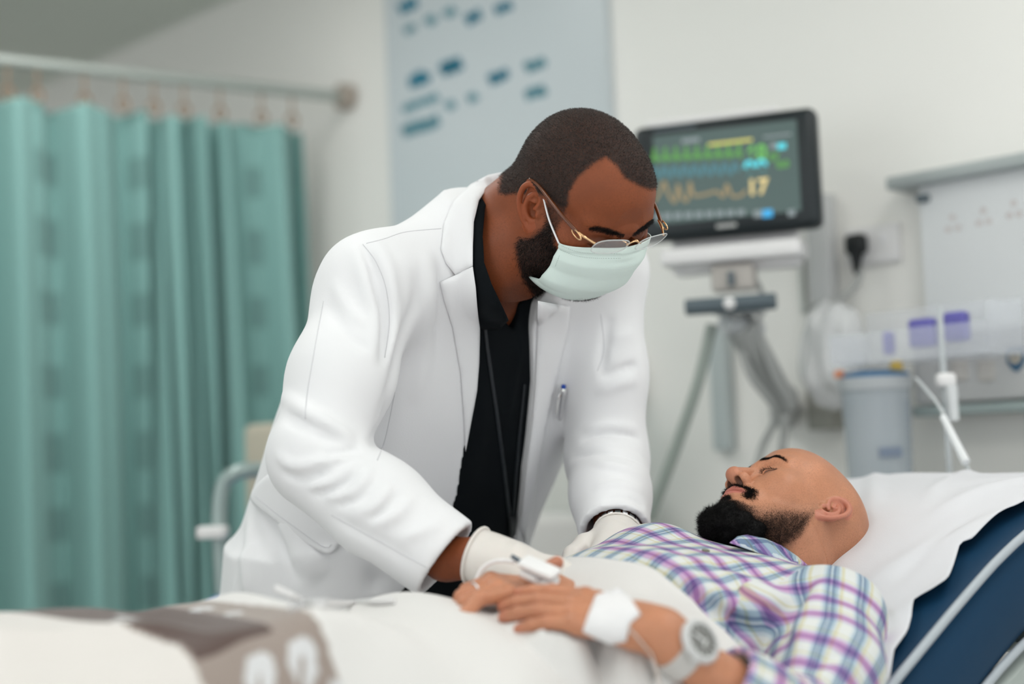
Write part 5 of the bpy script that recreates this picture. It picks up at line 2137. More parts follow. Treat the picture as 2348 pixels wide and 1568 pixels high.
for side in (1, -1):
    Ee = ear(_Nil(), side, s=1.0, flare=0.40)
    e_t = Ee(0.001, 0.0400, 0.001) + Vector((side * 0.008, 0, 0))
    tip = Ee(0.022, 0.0430, -0.003) + Vector((side * 0.005, 0, 0))
    hinge = Vector((side * 0.0700, 0.084, 0.024))
    tm = [tip, e_t, e_t.lerp(hinge, 0.35) + Vector((side * 0.004, 0, 0.003)), e_t.lerp(hinge, 0.7) + Vector((side * 0.004, 0, 0.002)), hinge]
    MB().tube([DM @ p_ for p_ in bez(tm, 8)], [0.0016 + 0.0012 * min(1, i / 10) for i in range(33)], 10).build('temple', M_tort, glasses, smooth=True)
    endp = Vector((side * 0.057, 0.109, 0.022))
    hg = [hinge + Vector((0, -0.006, 0.0)), hinge.lerp(endp, 0.35), hinge.lerp(endp, 0.75), endp]
    MB().tube([DM @ p_ for p_ in bez(hg, 6)], [0.0022] * 8 + [0.0016] * 11, 8).build('hinge', M_gold, glasses, smooth=True)
    # link-shaped end piece
    lp = [hinge + Vector((side * 0.0022, 0.002 + 0.011 * math.cos(a), -0.0015 + 0.0040 * math.sin(a))) for a in np.linspace(0, 6.283, 20)[:-1]]
    MB().tube([DM @ p_ for p_ in lp], 0.0011, 6, closed=True).build('hinge_ring', M_gold, glasses, smooth=True)
    # lens: a shallow rounded plate
    cx = side * 0.034
    out = []
    for a in np.linspace(0, 2 * math.pi, 41)[:-1]:
        ca, sa = math.cos(a), math.sin(a)
        ex, ez = 0.0255 * math.copysign(abs(ca) ** 0.7, ca), 0.0155 * math.copysign(abs(sa) ** 0.75, sa)
        out.append((cx + ex, ez))
    nL = len(out)
    Vl, Fl = [], []
    for t_ in (0.0, 0.0018):
        for (x, z) in out:
            yy = 0.1165 - 2.2 * x * x + t_ + z * 0.45
            Vl.append(DP(x, yy, 0.018 + z))
    Vl.append(DP(cx, 0.1165 - 2.2 * cx * cx, 0.018))
    Vl.append(DP(cx, 0.1185 - 2.2 * cx * cx, 0.018))
    for i in range(nL):
        j = (i + 1) % nL
        Fl += [[i, j, nL + j, nL + i], [i, 2 * nL, j], [nL + i, nL + j, 2 * nL + 1]]
    me = bpy.data.meshes.new('lens')
    me.from_pydata([tuple(v) for v in Vl], [], Fl)
    link('lens', me, M_lens, glasses, smooth=False)
    rim = [DP(x, 0.1173 - 2.2 * x * x + z * 0.45, 0.018 + z) for (x, z) in out]
    MB().tube(rim, 0.0007, 6, closed=True).build('lens_edge', mat('lens_edge', (0.85, 0.88, 0.88), 0.2, alpha=0.55), glasses, smooth=True)
    MB().tube([DP(side * 0.010, 0.116, 0.022), DP(side * 0.0105, 0.106, 0.020), DP(side * 0.0115, 0.0985, 0.015)], [0.0008, 0.0008, 0.0024], 8).build('nose_pad', M_gold, glasses, smooth=True)
br_ = [DP(x, 0.1190 - abs(x) * 0.05, 0.023 + 0.003 * math.cos(x * 200)) for x in np.linspace(-0.012, 0.012, 9)]
MB().tube(br_, 0.0011, 8).build('bridge', M_gold, glasses, smooth=True)

# ---- gloves
M_glove = mat('latex_glove', (0.74, 0.70, 0.66), 0.45, var=0.03, vscale=30, bump=0.25, bscale=90, sss=0.05)


def hand_frame(origin, fingers, dorsal):
    y = Vector(fingers).normalized()
    z = Vector(dorsal)
    z = (z - y * z.dot(y)).normalized()
    x = y.cross(z)
    return frame(origin, x, y, z)


def plane_cut(g_, o_, n_, rad):
    on, nn = np.array(o_, np.float32), np.array(n_, np.float32)

    def fn(X, Y, Z):
        d = (X - on[0]) * nn[0] + (Y - on[1]) * nn[1] + (Z - on[2]) * nn[2]
        rr = np.sqrt((X - on[0]) ** 2 + (Y - on[1]) ** 2 + (Z - on[2]) ** 2)
        return np.maximum(-d, rr - rad).astype(np.float32)
    g_.apply(fn, on - rad, on + rad, 0.0, 's')


# right hand: reaches to picture right over the patient's hand
hr0 = P(1108, 1278, 1.87)
hrM = hand_frame(hr0, P(1285, 1335, 1.83) - hr0, Vector((0.05, -0.45, 0.9)))
gg = Grid(hr0 + Vector((-0.09, -0.14, -0.11)), hr0 + Vector((0.2, 0.13, 0.10)), 0.0024)
make_hand(gg, hrM, [(8, 25, 15), (35, 45, 25), (48, 50, 30), (50, 50, 30)], thumb=[(0.018, 0.022, -0.006), (0.036, 0.050, -0.022), (0.040, 0.078, -0.034), (0.040, 0.100, -0.044)],
          s=1.05, mir=-1, fat=1.12, wrist=False)
ax_ = (P(1285, 1335, 1.83) - hr0).normalized()
gg.chain([hr0 - ax_ * 0.03, hr0 + ax_ * 0.035], [0.040, 0.034], 0.02, flat=(hrM.to_3x3() @ Vector((0, 0, 1)), 1.1))
for i in range(5):
    a = hr0 + ax_ * (0.004 + 0.012 * i)
    z_ = hrM.to_3x3() @ Vector((0, 0, 1))
    x_ = hrM.to_3x3() @ Vector((1, 0, 0))
    gg.fold([a + x_ * 0.03 - z_ * 0.01, a + z_ * 0.034 + ax_ * 0.004, a - x_ * 0.03 + z_ * 0.0], 0.0035, 0.0012 * (1 if i % 2 else -1))
plane_cut(gg, hr0 - ax_ * 0.012, -ax_, 0.09)
V, F = gg.mesh()
V = relax(V, F, 1)
gr_ = link('glove', np_mesh('glove', V, F), M_glove, doctor)
tag(gr_, 'cream latex glove on the doctor\'s right hand', None)
rp = hr0 - ax_ * 0.010
z_ = hrM.to_3x3() @ Vector((0, 0, 1))
x_ = hrM.to_3x3() @ Vector((1, 0, 0))
MB().tube([rp + (x_ * math.cos(a) + z_ * math.sin(a) * 0.92) * 0.0395 for a in np.linspace(0, 6.283, 28)[:-1]], 0.0024, 8, closed=True).build('glove_bead', M_glove, gr_, smooth=True)
# wrist skin between cuff and glove belongs to the body mesh (forearm)

# left hand: wrist comes towards the camera, hand presses on the patient's chest
hl0 = P(1418, 1228, 2.09)
hl_dir = (P(1420, 1300, 1.98) - hl0).normalized()
hlM = hand_frame(hl0, hl_dir, Vector((0.25, -0.75, 0.6)))
gg = Grid(hl0 + Vector((-0.13, -0.22, -0.16)), hl0 + Vector((0.14, 0.08, 0.08)), 0.0024)
make_hand(gg, hlM, [(12, 15, 10), (15, 20, 15), (15, 20, 15), (15, 20, 15)], thumb=[(0.018, 0.016, -0.004), (0.042, 0.036, -0.012), (0.056, 0.064, -0.02), (0.060, 0.088, -0.03)],
          s=1.1, mir=1, fat=1.1, wrist=False)
gg.chain([hl0 - hl_dir * 0.035, hl0 + hl_dir * 0.03], [0.036, 0.033], 0.02, flat=(hlM.to_3x3() @ Vector((0, 0, 1)), 1.15))
plane_cut(gg, hl0 - hl_dir * 0.006, -hl_dir, 0.08)
z2 = hlM.to_3x3() @ Vector((0, 0, 1))
x2 = hlM.to_3x3() @ Vector((1, 0, 0))
for i in range(3):
    a = hl0 + hl_dir * (-0.004 + 0.010 * i)
    gg.fold([a + x2 * 0.03, a + z2 * 0.03, a - x2 * 0.03], 0.003, 0.0012)
V, F = gg.mesh()
V = relax(V, F, 1)
gl_ = link('glove', np_mesh('glove', V, F), M_glove, doctor)
tag(gl_, 'cream latex glove on the doctor\'s left hand', None)
rp = hl0 - hl_dir * 0.006
MB().tube([rp + (x2 * math.cos(a) * 0.0365 + z2 * math.sin(a) * 0.0320) for a in np.linspace(0, 6.283, 28)[:-1]], 0.0018, 8, closed=True).build('glove_bead', M_glove, gl_, smooth=True)
rp = hl0 - hl_dir * 0.014
# bracelet of square links on that wrist
br = empty('bracelet', None)
br.parent = doctor
for i in range(20):
    a = 2 * math.pi * i / 20
    c = rp + (x2 * math.cos(a) * 0.0345 + z2 * math.sin(a) * 0.0310)
    t_ = (-x2 * math.sin(a) + z2 * math.cos(a)).normalized()
    MB().box((0, 0, 0), (0.0085, 0.008, 0.0035), bev=0.001).build('bracelet_link', M_chrome if i % 2 else mat('link_grey', (0.18, 0.2, 0.2), 0.3, 0.7), br, M=frame(c, t_, hl_dir, t_.cross(hl_dir)))
# ================================================================ PATIENT
PS = 0.97
PROT = Matrix(((-0.5496, -0.6008, 0.5805), (0.7434, -0.0346, 0.668), (-0.3812, 0.7987, 0.4656)))
PT = Vector((0.3959, 2.0888, 0.9811))
PMx = Matrix.Translation(PT) @ PROT.to_4x4() @ Matrix.Scale(PS, 4)
PI_ = PMx.inverted()
TA, TB = B(-0.66, 0, 0.815), B(-0.10, 0.0, 0.875)     # trunk axis hip -> shoulders
NBp = B(-0.085, 0.005, 0.90)
nbl = PI_ @ NBp
_g, PV, PF = make_head(h=0.0014, neck_r=0.060, neck_to=tuple(nbl), lo=(-0.12, -0.135, min(-0.17, nbl.z - 0.02)), hi=(0.125, 0.14, 0.15), ear_s=0.98, flare=0.46, jaw_w=1.02)
X, Y, Z = np.abs(PV[:, 0]), PV[:, 1], PV[:, 2]
lip = (1 - smooth01(np.abs(Z + 0.0615) / (0.0125 * np.clip(1 - (X / 0.030) ** 2, 0.01, 1)), 0.75, 1.1)) * smooth01(Y, 0.080, 0.086)
mst = smooth01(Y, 0.074, 0.082) * (1 - smooth01(Y, 0.105, 0.108)) * (1 - smooth01(X, 0.027, 0.033)) * smooth01(Z, -0.054 - 0.10 * X, -0.050 - 0.10 * X) * (1 - smooth01(Z, -0.0490 - 0.12 * X, -0.0450 - 0.12 * X))
mst = np.maximum(mst, smooth01(Y, 0.066, 0.074) * np.exp(-((X - 0.0315) / 0.0045) ** 2) * smooth01(Z, -0.076, -0.066) * (1 - smooth01(Z, -0.055, -0.047)))
soul = smooth01(Y, 0.075, 0.082) * (1 - smooth01(X, 0.007, 0.012)) * (1 - smooth01(Z, -0.075, -0.072)) * smooth01(Z, -0.10, -0.085)
# beard: below a line running from the sideburn to the corner of the mouth
yk = np.array([-0.02, -0.004, 0.008, 0.022, 0.045, 0.065, 0.078, 0.12])
zk = np.array([-0.09, -0.045, 0.004, -0.014, -0.036, -0.062, -0.082, -0.084])
bl_ = np.interp(Y, yk, zk)
brd = (1 - smooth01(Z - bl_, -0.016, 0.012)) * smooth01(Z, -0.150, -0.125) * smooth01(Y, -0.012, 0.012)
bare = smooth01(Y, 0.07, 0.078) * smooth01(X, 0.009, 0.013) * (1 - smooth01(X, 0.026, 0.031)) * smooth01(Z, -0.086, -0.080)
brd = brd * (1 - bare)
dense = brd * np.clip(smooth01(-(Z - bl_), 0.010, 0.062) * 0.85 + smooth01(Y, 0.055, 0.085) * smooth01(-Z, 0.075, 0.09), 0, 1)
zb_l = 0.0262 + 0.22 * X - 2.6 * np.maximum(X - 0.034, 0) ** 1.3
bw_ = (1 - smooth01(np.abs(Z - zb_l) / (0.0052 * np.clip(1.25 - X / 0.055, 0.12, 1)), 0.6, 1.15)) * smooth01(X, 0.008, 0.012) * (1 - smooth01(X, 0.050, 0.056)) * smooth01(Y, 0.055, 0.06)
earm = (X > 0.0765) & ((((Y + 0.014 + 0.22 * Z) / 0.024) ** 2 + ((Z - 0.003) / 0.041) ** 2) < 1)
brd[earm] = 0
dense[earm] = 0
shave = smooth01(-Y, -0.035, 0.02) * smooth01(Z, -0.06, -0.01) * (1 - smooth01(Z, 0.06, 0.11)) * 0.22
hair_p = np.clip(np.maximum.reduce([mst, soul * 0.9, brd * 0.34 + dense * 0.62, bw_ * 0.85, shave]), 0, 1).astype(np.float32)
hair_p[earm] = 0
red_p = np.where(earm, 0.55, 0).astype(np.float32)
red_p = np.maximum(red_p, 0.35 * np.exp(-((X) / 0.018) ** 2 - ((Z + 0.028) / 0.016) ** 2) * smooth01(Y, 0.09, 0.1))
red_p = np.maximum(red_p, lip * 1.0)
lid_slit = np.zeros(len(PV), np.float32)
for s in (1,):
    ln = np.array([(0.0165, 0.003), (0.024, -0.0005), (0.032, -0.0015), (0.040, 0.0), (0.047, 0.003)])
    zz_ = np.interp(X, ln[:, 0], ln[:, 1])
    lid_slit = np.maximum(lid_slit, np.exp(-((Z - zz_) / 0.0016) ** 2) * smooth01(X, 0.016, 0.020) * (1 - smooth01(X, 0.045, 0.049)) * smooth01(Y, 0.07, 0.075))  # lash line and lid-crease shade painted into the skin colour
nost = 1 - smooth01(np.sqrt(((X - 0.010) / 0.0056) ** 2 + ((Y - 0.106) / 0.0098) ** 2 + ((Z + 0.0415) / 0.0085) ** 2), 0.95, 1.12)  # nostril hollows: their shade is darkened into the skin colour
dark_p = np.maximum(lid_slit * 0.9, nost * 0.85).astype(np.float32)
PVw = xform(PV, PMx)
PN = vnormals(PVw, PF)

# ---- arms and hands
shL, elL, wrL = B(-0.13, 0.190, 0.868), P(1830, 1705, 1.65), P(1552, 1484, 1.60)
hl_o = P(1492, 1442, 1.61)
hl_f = P(1172, 1368, 1.67)
lhM = hand_frame(hl_o, hl_f - hl_o, Vector((0.05, -0.50, 0.86)))
gA = Grid((-0.03, 1.46, 0.70), (0.42, 1.78, 1.0), 0.0019)
js_l = make_hand(gA, lhM, [(6, 10, 8), (8, 12, 8), (8, 12, 8), (8, 14, 8)], thumb=[(0.018, 0.022, -0.006), (0.038, 0.052, -0.010), (0.046, 0.082, -0.012), (0.047, 0.106, -0.012)], s=1.0, mir=1, fat=1.03, spread=0.6, wrist=False)
gA.chain([hl_o + (hl_f - hl_o).normalized() * 0.015, hl_o - (hl_f - hl_o).normalized() * 0.012, wrL, wrL.lerp(elL, 0.35), elL], [0.0285, 0.0270, 0.0265, 0.031, 0.038], 0.016, flat=(lhM.to_3x3() @ Vector((0, 0, 1)), 1.18))
# tendons and finger gaps read on the back of the hand
for (W_, a, fan) in js_l[:4]:
    p0 = lhM @ Vector((0, 0.02, 0.012))
    gA.fold([p0.lerp(W_[0], 0.25) + lhM.to_3x3() @ Vector((0, 0, 0.010)), W_[0] + lhM.to_3x3() @ Vector((0, 0, 0.010))], 0.004, 0.0014)
AV, AF = gA.mesh()
AV = relax(AV, AF, 1)
AN_ = (hl_f - hl_o).normalized()

rh_o = P(1265, 1362, 1.79)
rh_f = P(1092, 1345, 1.72)
rhM = hand_frame(rh_o, rh_f - rh_o, Vector((-0.05, -0.35, 0.93)))
gB = Grid((-0.14, 1.62, 0.74), (0.22, 2.12, 1.02), 0.0021)
shR, elR = B(-0.13, -0.215, 0.86), B(-0.40, -0.25, 0.78)
_ri = rhM.inverted()
th_r = [(0.018, 0.022, -0.002)] + [(-q_.x, q_.y, q_.z) for q_ in (_ri @ P(1222, 1338, 1.765), _ri @ P(1246, 1312, 1.745), _ri @ P(1277, 1290, 1.742))]
js_r = make_hand(gB, rhM, [(10, 40, 25), (25, 55, 30), (25, 58, 30), (25, 58, 30)], thumb=th_r, s=1.0, mir=-1, fat=1.0, spread=0.8)
gB.chain([rh_o, rh_o.lerp(elR, 0.4) + Vector((0, 0, -0.05)), elR], [0.0235, 0.029, 0.038], 0.02)
RVv, RF = gB.mesh()
RVv = relax(RVv, RF, 1)
# ---- trunk and legs (under shirt and blanket)
gT = Grid((-1.0, 0.9, 0.66), (0.62, 2.5, 1.02), 0.009)
loft(gT, TA, TB, -BL, [-0.05, 0.1, 0.3, 0.48, 0.58], [.15, .155, .165, .16, .08], [.04, .06, .10, .075, .045], [.09, .09, .09, .07, .05], k=0.0)
gT.cap(NBp, TB, 0.058, 0.07, 0.03)
for (a, b_, c) in ((shL, elL, None), (shR, elR, None)):
    gT.cap(TB + Vector((0, 0, -0.01)), a, 0.055, 0.048, 0.04)
    gT.cap(a, b_, 0.046, 0.040, 0.03)
for s_ in (1, -1):
    gT.cap(TA + BL * 0.09 * s_ + Vector((0, 0, -0.03)), B(-1.08, 0.11 * s_, 0.82), 0.068, 0.055, 0.03)
    gT.cap(B(-1.08, 0.11 * s_, 0.82), B(-1.42, 0.11 * s_, 0.78), 0.052, 0.04, 0.03)
TVv, TFf = gT.mesh()
TVv = relax(TVv, TFf, 1)


def tipred(V, joints):
    r_ = np.zeros(len(V), np.float32)
    for (W_, a, fan) in joints:
        t_ = np.array(W_[-1], np.float32)
        r_ = np.maximum(r_, 0.5 * np.exp(-((V - t_) ** 2).sum(1) / 0.013 ** 2))
        for k_ in (0, 1, 2):
            t_ = np.array(W_[k_], np.float32)
            r_ = np.maximum(r_, 0.22 * np.exp(-((V - t_) ** 2).sum(1) / 0.010 ** 2))
    return r_


V, F, A = join_meshes([(PVw, PF, {'hair': hair_p, 'red': red_p, 'dark': dark_p}), (AV, AF, {'red': tipred(AV, js_l)}), (RVv, RF, {'red': tipred(RVv, js_r)}), (TVv, TFf, {})])
me = np_mesh('patient', V, F)
for k, v in A.items():
    fattr(me, k, v)
M_pskin = skin_material('patient_skin', (0.54, 0.24, 0.135), (0.50, 0.165, 0.125), (0.03, 0.015, 0.012), (0.022, 0.016, 0.013), rough=0.42, hair_scale=1100)
patient = link('person', me, M_pskin)
tag(patient, 'bald bearded patient in plaid shirt lying in the bed with eyes closed', 'person')

# ---- beard volume and hairs
M_pb = mat('patient_beard_hair', (0.0035, 0.003, 0.003), 0.6, spec=0.2, var=0.3, vscale=80)
gb = Grid((-0.08, 0.0, -0.175), (0.08, 0.145, -0.06), 0.0022)
gb.ell((0, 0.078, -0.109), (0.029, 0.024, 0.017), 0)
gb.ell((0, 0.083, -0.124), (0.026, 0.026, 0.020), 0.02)
for s in (1, -1):
    gb.chain([(s * 0.036, 0.048, -0.102), (s * 0.018, 0.074, -0.112)], [0.012, 0.017], 0.02)
gb.ell((0, 0.045, -0.112), (0.038, 0.042, 0.018), 0.02)
gb.noise(0.0025, 0.006, 5)
bv, bf = gb.mesh()
bvw = xform(bv, PMx)
beard_o = link('beard', np_mesh('beard', bvw, bf), M_pb, patient)
tag(beard_o, 'full black chin beard', None)
bn = vnormals(bvw, bf)
w = smooth01(-bv[:, 2], 0.085, 0.105) * 0.95 + 0.05
p, f = sample_surface(bvw, bf, w, 15000, 6)
fn_ = bn[bf[f, 0]]
dn = np.array(PROT @ Vector((0, 0.35, -0.75)), np.float32)
o = strands('beard_hair', p - fn_ * 0.003, fn_ * 0.8 + dn * 0.6 + rng.normal(size=p.shape) * 0.45, rng.uniform(0.006, 0.012, len(p)), 0.00020, M_pb, beard_o, 1.1)
tag(o, None, None, kind='stuff')
p, f = sample_surface(PVw, PF, np.clip(brd * 0.10 + dense ** 1.5, 0, 1), 26000, 7)
fn_ = PN[PF[f, 0]]
dn = np.array(PROT @ Vector((0, 0.3, -0.8)), np.float32)
o = strands('cheek_beard', p - fn_ * 0.0006, fn_ * 0.55 + dn * 0.8 + rng.normal(size=p.shape) * 0.45, rng.uniform(0.4, 1.0, len(p)) * (0.0025 + 0.0075 * dense[PF[f, 0]] ** 1.5), 0.00012, mat('cheek_hair', (0.022, 0.015, 0.012), 0.6, spec=0.2), patient, 1.0)
tag(o, 'short dark stubble beard', None, kind='stuff')
p, f = sample_surface(PVw, PF, np.clip(mst + soul, 0, 1), 3600, 8)
fn_ = PN[PF[f, 0]]
dn = np.array(PROT @ Vector((0, 0.1, -0.8)), np.float32)
sgn = np.sign(((p - np.array(PT)) @ np.array(PROT, np.float32))[:, :1])
sd_ = np.array(PROT @ Vector((1, 0, 0)), np.float32)[None] * sgn
o = strands('moustache', p - fn_ * 0.0005, fn_ * 0.45 + dn * 0.6 + sd_ * 0.5 + rng.normal(size=p.shape) * 0.3, rng.uniform(0.004, 0.0085, len(p)), 0.0002, M_pb, patient, 0.7)
tag(o, 'black moustache', None, kind='stuff')
p, f = sample_surface(PVw, PF, bw_, 1700, 9)
fn_ = PN[PF[f, 0]]
sgn = np.sign(((p - np.array(PT)) @ np.array(PROT, np.float32))[:, :1])
bd = np.array(PROT @ Vector((1, 0, 0.15)), np.float32)[None] * sgn
o = strands('eyebrows', p - fn_ * 0.0004, fn_ * 0.18 + bd + rng.normal(size=p.shape) * 0.12, rng.uniform(0.003, 0.006, len(p)), 0.00014, M_pb, patient, 0.2)
tag(o, None, None, kind='stuff')
# lashes
lp, ld = [], []
for s in (1, -1):
    for i in range(60):
        t_ = i / 59
        x = 0.019 + 0.027 * t_
        z = np.interp(x, ln[:, 0], ln[:, 1])
        y = np.interp(x, [0.0165, 0.024, 0.032, 0.040, 0.047], [0.0865, 0.0915, 0.0925, 0.0885, 0.0805])
        lp.append((s * x, y, z))
        ld.append((s * (t_ - 0.4) * 0.6, 0.8, -0.45))
lp = xform(np.array(lp, np.float32), PMx)
ld = np.array(ld, np.float32) @ np.array(PROT, np.float32).T
o = strands('eyelashes', lp, ld + rng.normal(size=ld.shape) * 0.12, rng.uniform(0.006, 0.009, len(lp)), 0.00018, M_pb, patient, 0.6)
tag(o, None, None, kind='stuff')

# ---- shirt
gs = Grid((-0.12, 1.42, 0.69), (0.58, 2.36, 1.02), 0.0036)
fT = loft(gs, TA, TB, -BL, [0.20, 0.25, 0.34, 0.48, 0.56, 0.61], [.160, .168, .187, .182, .13, .07], [.070, .090, .124, .102, .064, .04], [.11, .11, .11, .09, .06, .04], k=0.0)
gs.ell(P(1500, 1275, 2.02), (0.06, 0.06, 0.042), 0.06)
gs.cap(TB + BH * -0.035 + Vector((0, 0, -0.005)), shL, 0.070, 0.062, 0.05)
gs.cap(TB + BH * -0.035 + Vector((0, 0, -0.005)), shR, 0.070, 0.062, 0.05)
cuffL = wrL.lerp(elL, 0.36)
armL = [shL, shL.lerp(elL, 0.5) + Vector((0.015, 0, 0.01)), elL, elL.lerp(cuffL, 0.6), cuffL]
armR = [shR, shR.lerp(elR, 0.5), elR, elR.lerp(rh_o, 0.5)]
gs.chain(armL[:3], [0.066, 0.062, 0.058], 0.03)
gs.chain(armL[2:], [0.058, 0.054, 0.050], 0.02)
gs.chain(armR[:3], [0.066, 0.060, 0.055], 0.03)
gs.chain(armR[2:], [0.052, 0.046], 0.02)
V0, F0 = gs.mesh()
ST0 = bvh(V0, F0)


def Sp(px, py):
    for r_ in range(0, 60, 4):
        for a in range(8):
            l, n = hit(ST0, px + r_ * math.cos(a * .785), py + r_ * math.sin(a * .785))
            if l is not None:
                return l
    return P(px, py, 1.9)


for pts, w_, am in ((((1500, 1330), (1600, 1380), (1700, 1440), (1790, 1490)), 0.014, -0.010), (((1520, 1300), (1640, 1360), (1750, 1420)), 0.016, 0.008),
                    (((1640, 1310), (1730, 1350), (1800, 1400)), 0.018, 0.008), (((1600, 1290), (1720, 1310), (1820, 1330)), 0.014, -0.005),
                    (((1880, 1320), (1830, 1380), (1800, 1440), (1785, 1520)), 0.012, -0.014), (((1910, 1310), (1860, 1390), (1830, 1460), (1815, 1540)), 0.015, 0.009),
                    (((1600, 1420), (1680, 1470), (1760, 1510)), 0.012, 0.008), (((1850, 1540), (1900, 1515), (1960, 1500)), 0.010, -0.007), (((1850, 1560), (1910, 1540), (1980, 1530)), 0.012, 0.007),
                    (((1480, 1260), (1560, 1280), (1650, 1290)), 0.015, 0.005), (((1440, 1270), (1500, 1310), (1560, 1340)), 0.012, -0.005)):
    gs.fold([Sp(*q) for q in pts], w_, am)
gs.noise(0.0012, 0.022, 21)
# cuff and neck openings
c_ = (cuffL - elL).normalized()
Wn, n_ = np.array(cuffL, np.float32), np.array(c_, np.float32)


def fn(X, Y, Z):
    d = (X - Wn[0]) * n_[0] + (Y - Wn[1]) * n_[1] + (Z - Wn[2]) * n_[2]
    rr = np.sqrt((X - Wn[0]) ** 2 + (Y - Wn[1]) ** 2 + (Z - Wn[2]) ** 2)
    return np.maximum(-d, rr - 0.09).astype(np.float32)


gs.apply(fn, Wn - 0.09, Wn + 0.09, 0, 's')
gs.cap(cuffL - c_ * 0.05, cuffL + c_ * 0.05, 0.036, 0.047, 0, mode='s')
gs.cap(PT, NBp + BH * -0.03, 0.066, 0.066, 0.006, mode='s')
SV, SF = gs.mesh()
SV = relax(SV, SF, 1, 0.4)
# plaid coordinates: along and across the trunk; along and around each sleeve
d = SV - np.array(BC, np.float32)
s_c = d @ np.array(BH, np.float32)
l_c = d @ np.array(BL, np.float32)
uvw = np.zeros((len(SV), 3), np.float32)
uvw[:, 0] = s_c * 0.98
uvw[:, 1] = l_c + np.sign(l_c) * np.maximum(0.95 - SV[:, 2], 0) * smooth01(np.abs(l_c), 0.08, 0.18) * 0.9


def seg_d(V, pts):
    best = np.full(len(V), 9.0, np.float32)
    par = np.zeros(len(V), np.float32)
    ang = np.zeros(len(V), np.float32)
    acc = 0
    ax1 = np.array((0, -0.5, 0.86), np.float32)
    for a, b_ in zip(pts[:-1], pts[1:]):
        a_, ba = np.array(a, np.float32), np.array(b_ - a, np.float32)
        L = np.linalg.norm(ba)
        t_ = np.clip(((V - a_) @ ba) / L ** 2, 0, 1)
        e = V - a_ - t_[:, None] * ba
        dd = np.linalg.norm(e, axis=1)
        ax1 = ax1 - (ax1 @ ba) * ba / L ** 2
        ax1 /= np.linalg.norm(ax1)
        ax2 = np.cross(ba / L, ax1)
        m = dd < best
        best[m] = dd[m]
        par[m] = acc + t_[m] * L
        ang[m] = np.arctan2(e[m] @ ax2, e[m] @ ax1)
        acc += L
    return best, par, ang


dL, pL, aL = seg_d(SV, armL)
dR, pR, aR = seg_d(SV, armR)
sd0 = np.maximum(np.abs(l_c) - 0.185, -0.2)
onL = (dL < 0.13) & (l_c > 0.165)
onR = (dR < 0.085) & (l_c < -0.165)
uvw[onL, 0] = pL[onL] + 0.31
uvw[onL, 1] = aL[onL] * 0.062 + 0.02
uvw[onR, 0] = pR[onR] + 0.31
uvw[onR, 1] = aR[onR] * 0.062
M_plaid = bpy.data.materials.new('plaid_cotton')
M_plaid.use_nodes = True
nt = M_plaid.node_tree
bs = nt.nodes['Principled BSDF']
bs.inputs['Roughness'].default_value = 0.85
at = nt.nodes.new('ShaderNodeAttribute')
at.attribute_name = 'plaid'
sx = nt.nodes.new('ShaderNodeSeparateXYZ')
nt.links.new(at.outputs['Vector'], sx.inputs[0])
WHITE, CREAM, PINK, PURP, BLUE, NAVY, PALE = (0.80, 0.81, 0.80), (0.70, 0.66, 0.46), (0.60, 0.36, 0.60), (0.34, 0.13, 0.38), (0.30, 0.42, 0.54), (0.12, 0.19, 0.32), (0.60, 0.68, 0.75)


def stripes(out, period, stops):
    m1 = nt.nodes.new('ShaderNodeMath')
    m1.operation = 'DIVIDE'
    m1.inputs[1].default_value = period
    nt.links.new(out, m1.inputs[0])
    m2 = nt.nodes.new('ShaderNodeMath')
    m2.operation = 'FRACT'
    nt.links.new(m1.outputs[0], m2.inputs[0])
    cr = nt.nodes.new('ShaderNodeValToRGB')
    cr.color_ramp.interpolation = 'CONSTANT'
    el = cr.color_ramp.elements
    el[0].position, el[0].color = stops[0][0], (*stops[0][1], 1)
    el[1].position, el[1].color = stops[1][0], (*stops[1][1], 1)
    for p_, c in stops[2:]:
        e = el.new(p_)
        e.color = (*c, 1)
    nt.links.new(m2.outputs[0], cr.inputs[0])
    return cr.outputs[0]


wf = stripes(sx.outputs[0], 0.039, [(0.0, WHITE), (0.26, CREAM), (0.33, WHITE), (0.42, PALE), (0.46, PINK), (0.60, PURP), (0.74, PINK), (0.88, PALE), (0.93, WHITE)])
wp = stripes(sx.outputs[1], 0.036, [(0.0, WHITE), (0.26, CREAM), (0.36, PALE), (0.44, BLUE), (0.54, NAVY), (0.60, BLUE), (0.64, PALE), (0.68, NAVY), (0.74, BLUE), (0.82, PALE), (0.90, WHITE)])
mxn = nt.nodes.new('ShaderNodeMix')
mxn.data_type = 'RGBA'
mxn.blend_type = 'MULTIPLY'
mxn.inputs[0].default_value = 1.0
nt.links.new(wf, mxn.inputs[6])
nt.links.new(wp, mxn.inputs[7])
gm = nt.nodes.new('ShaderNodeGamma')
gm.inputs[1].default_value = 0.80
nt.links.new(mxn.outputs[2], gm.inputs[0])
nt.links.new(gm.outputs[0], bs.inputs['Base Color'])
on_f = (onL | onR)[SF].sum(1) >= 2
# pull the shared vertices onto one clean armhole line
va = np.zeros(len(SV), bool)
vb = np.zeros(len(SV), bool)
va[SF[on_f].ravel()] = True
vb[SF[~on_f].ravel()] = True
shv = va & vb
SN = vnormals(SV, SF)
blv = np.array(BL, np.float32)
tg_ = blv[None] - SN * (SN @ blv)[:, None]
dl2 = np.sign(l_c) * 0.165 - l_c
fac = np.clip(dl2 / np.maximum(tg_ @ blv, 0.25), -0.008, 0.008)
mv = shv & (np.abs(dl2) < 0.008)
SV[mv] += (tg_ * fac[:, None])[mv]
side_f = l_c[SF].mean(1) > 0


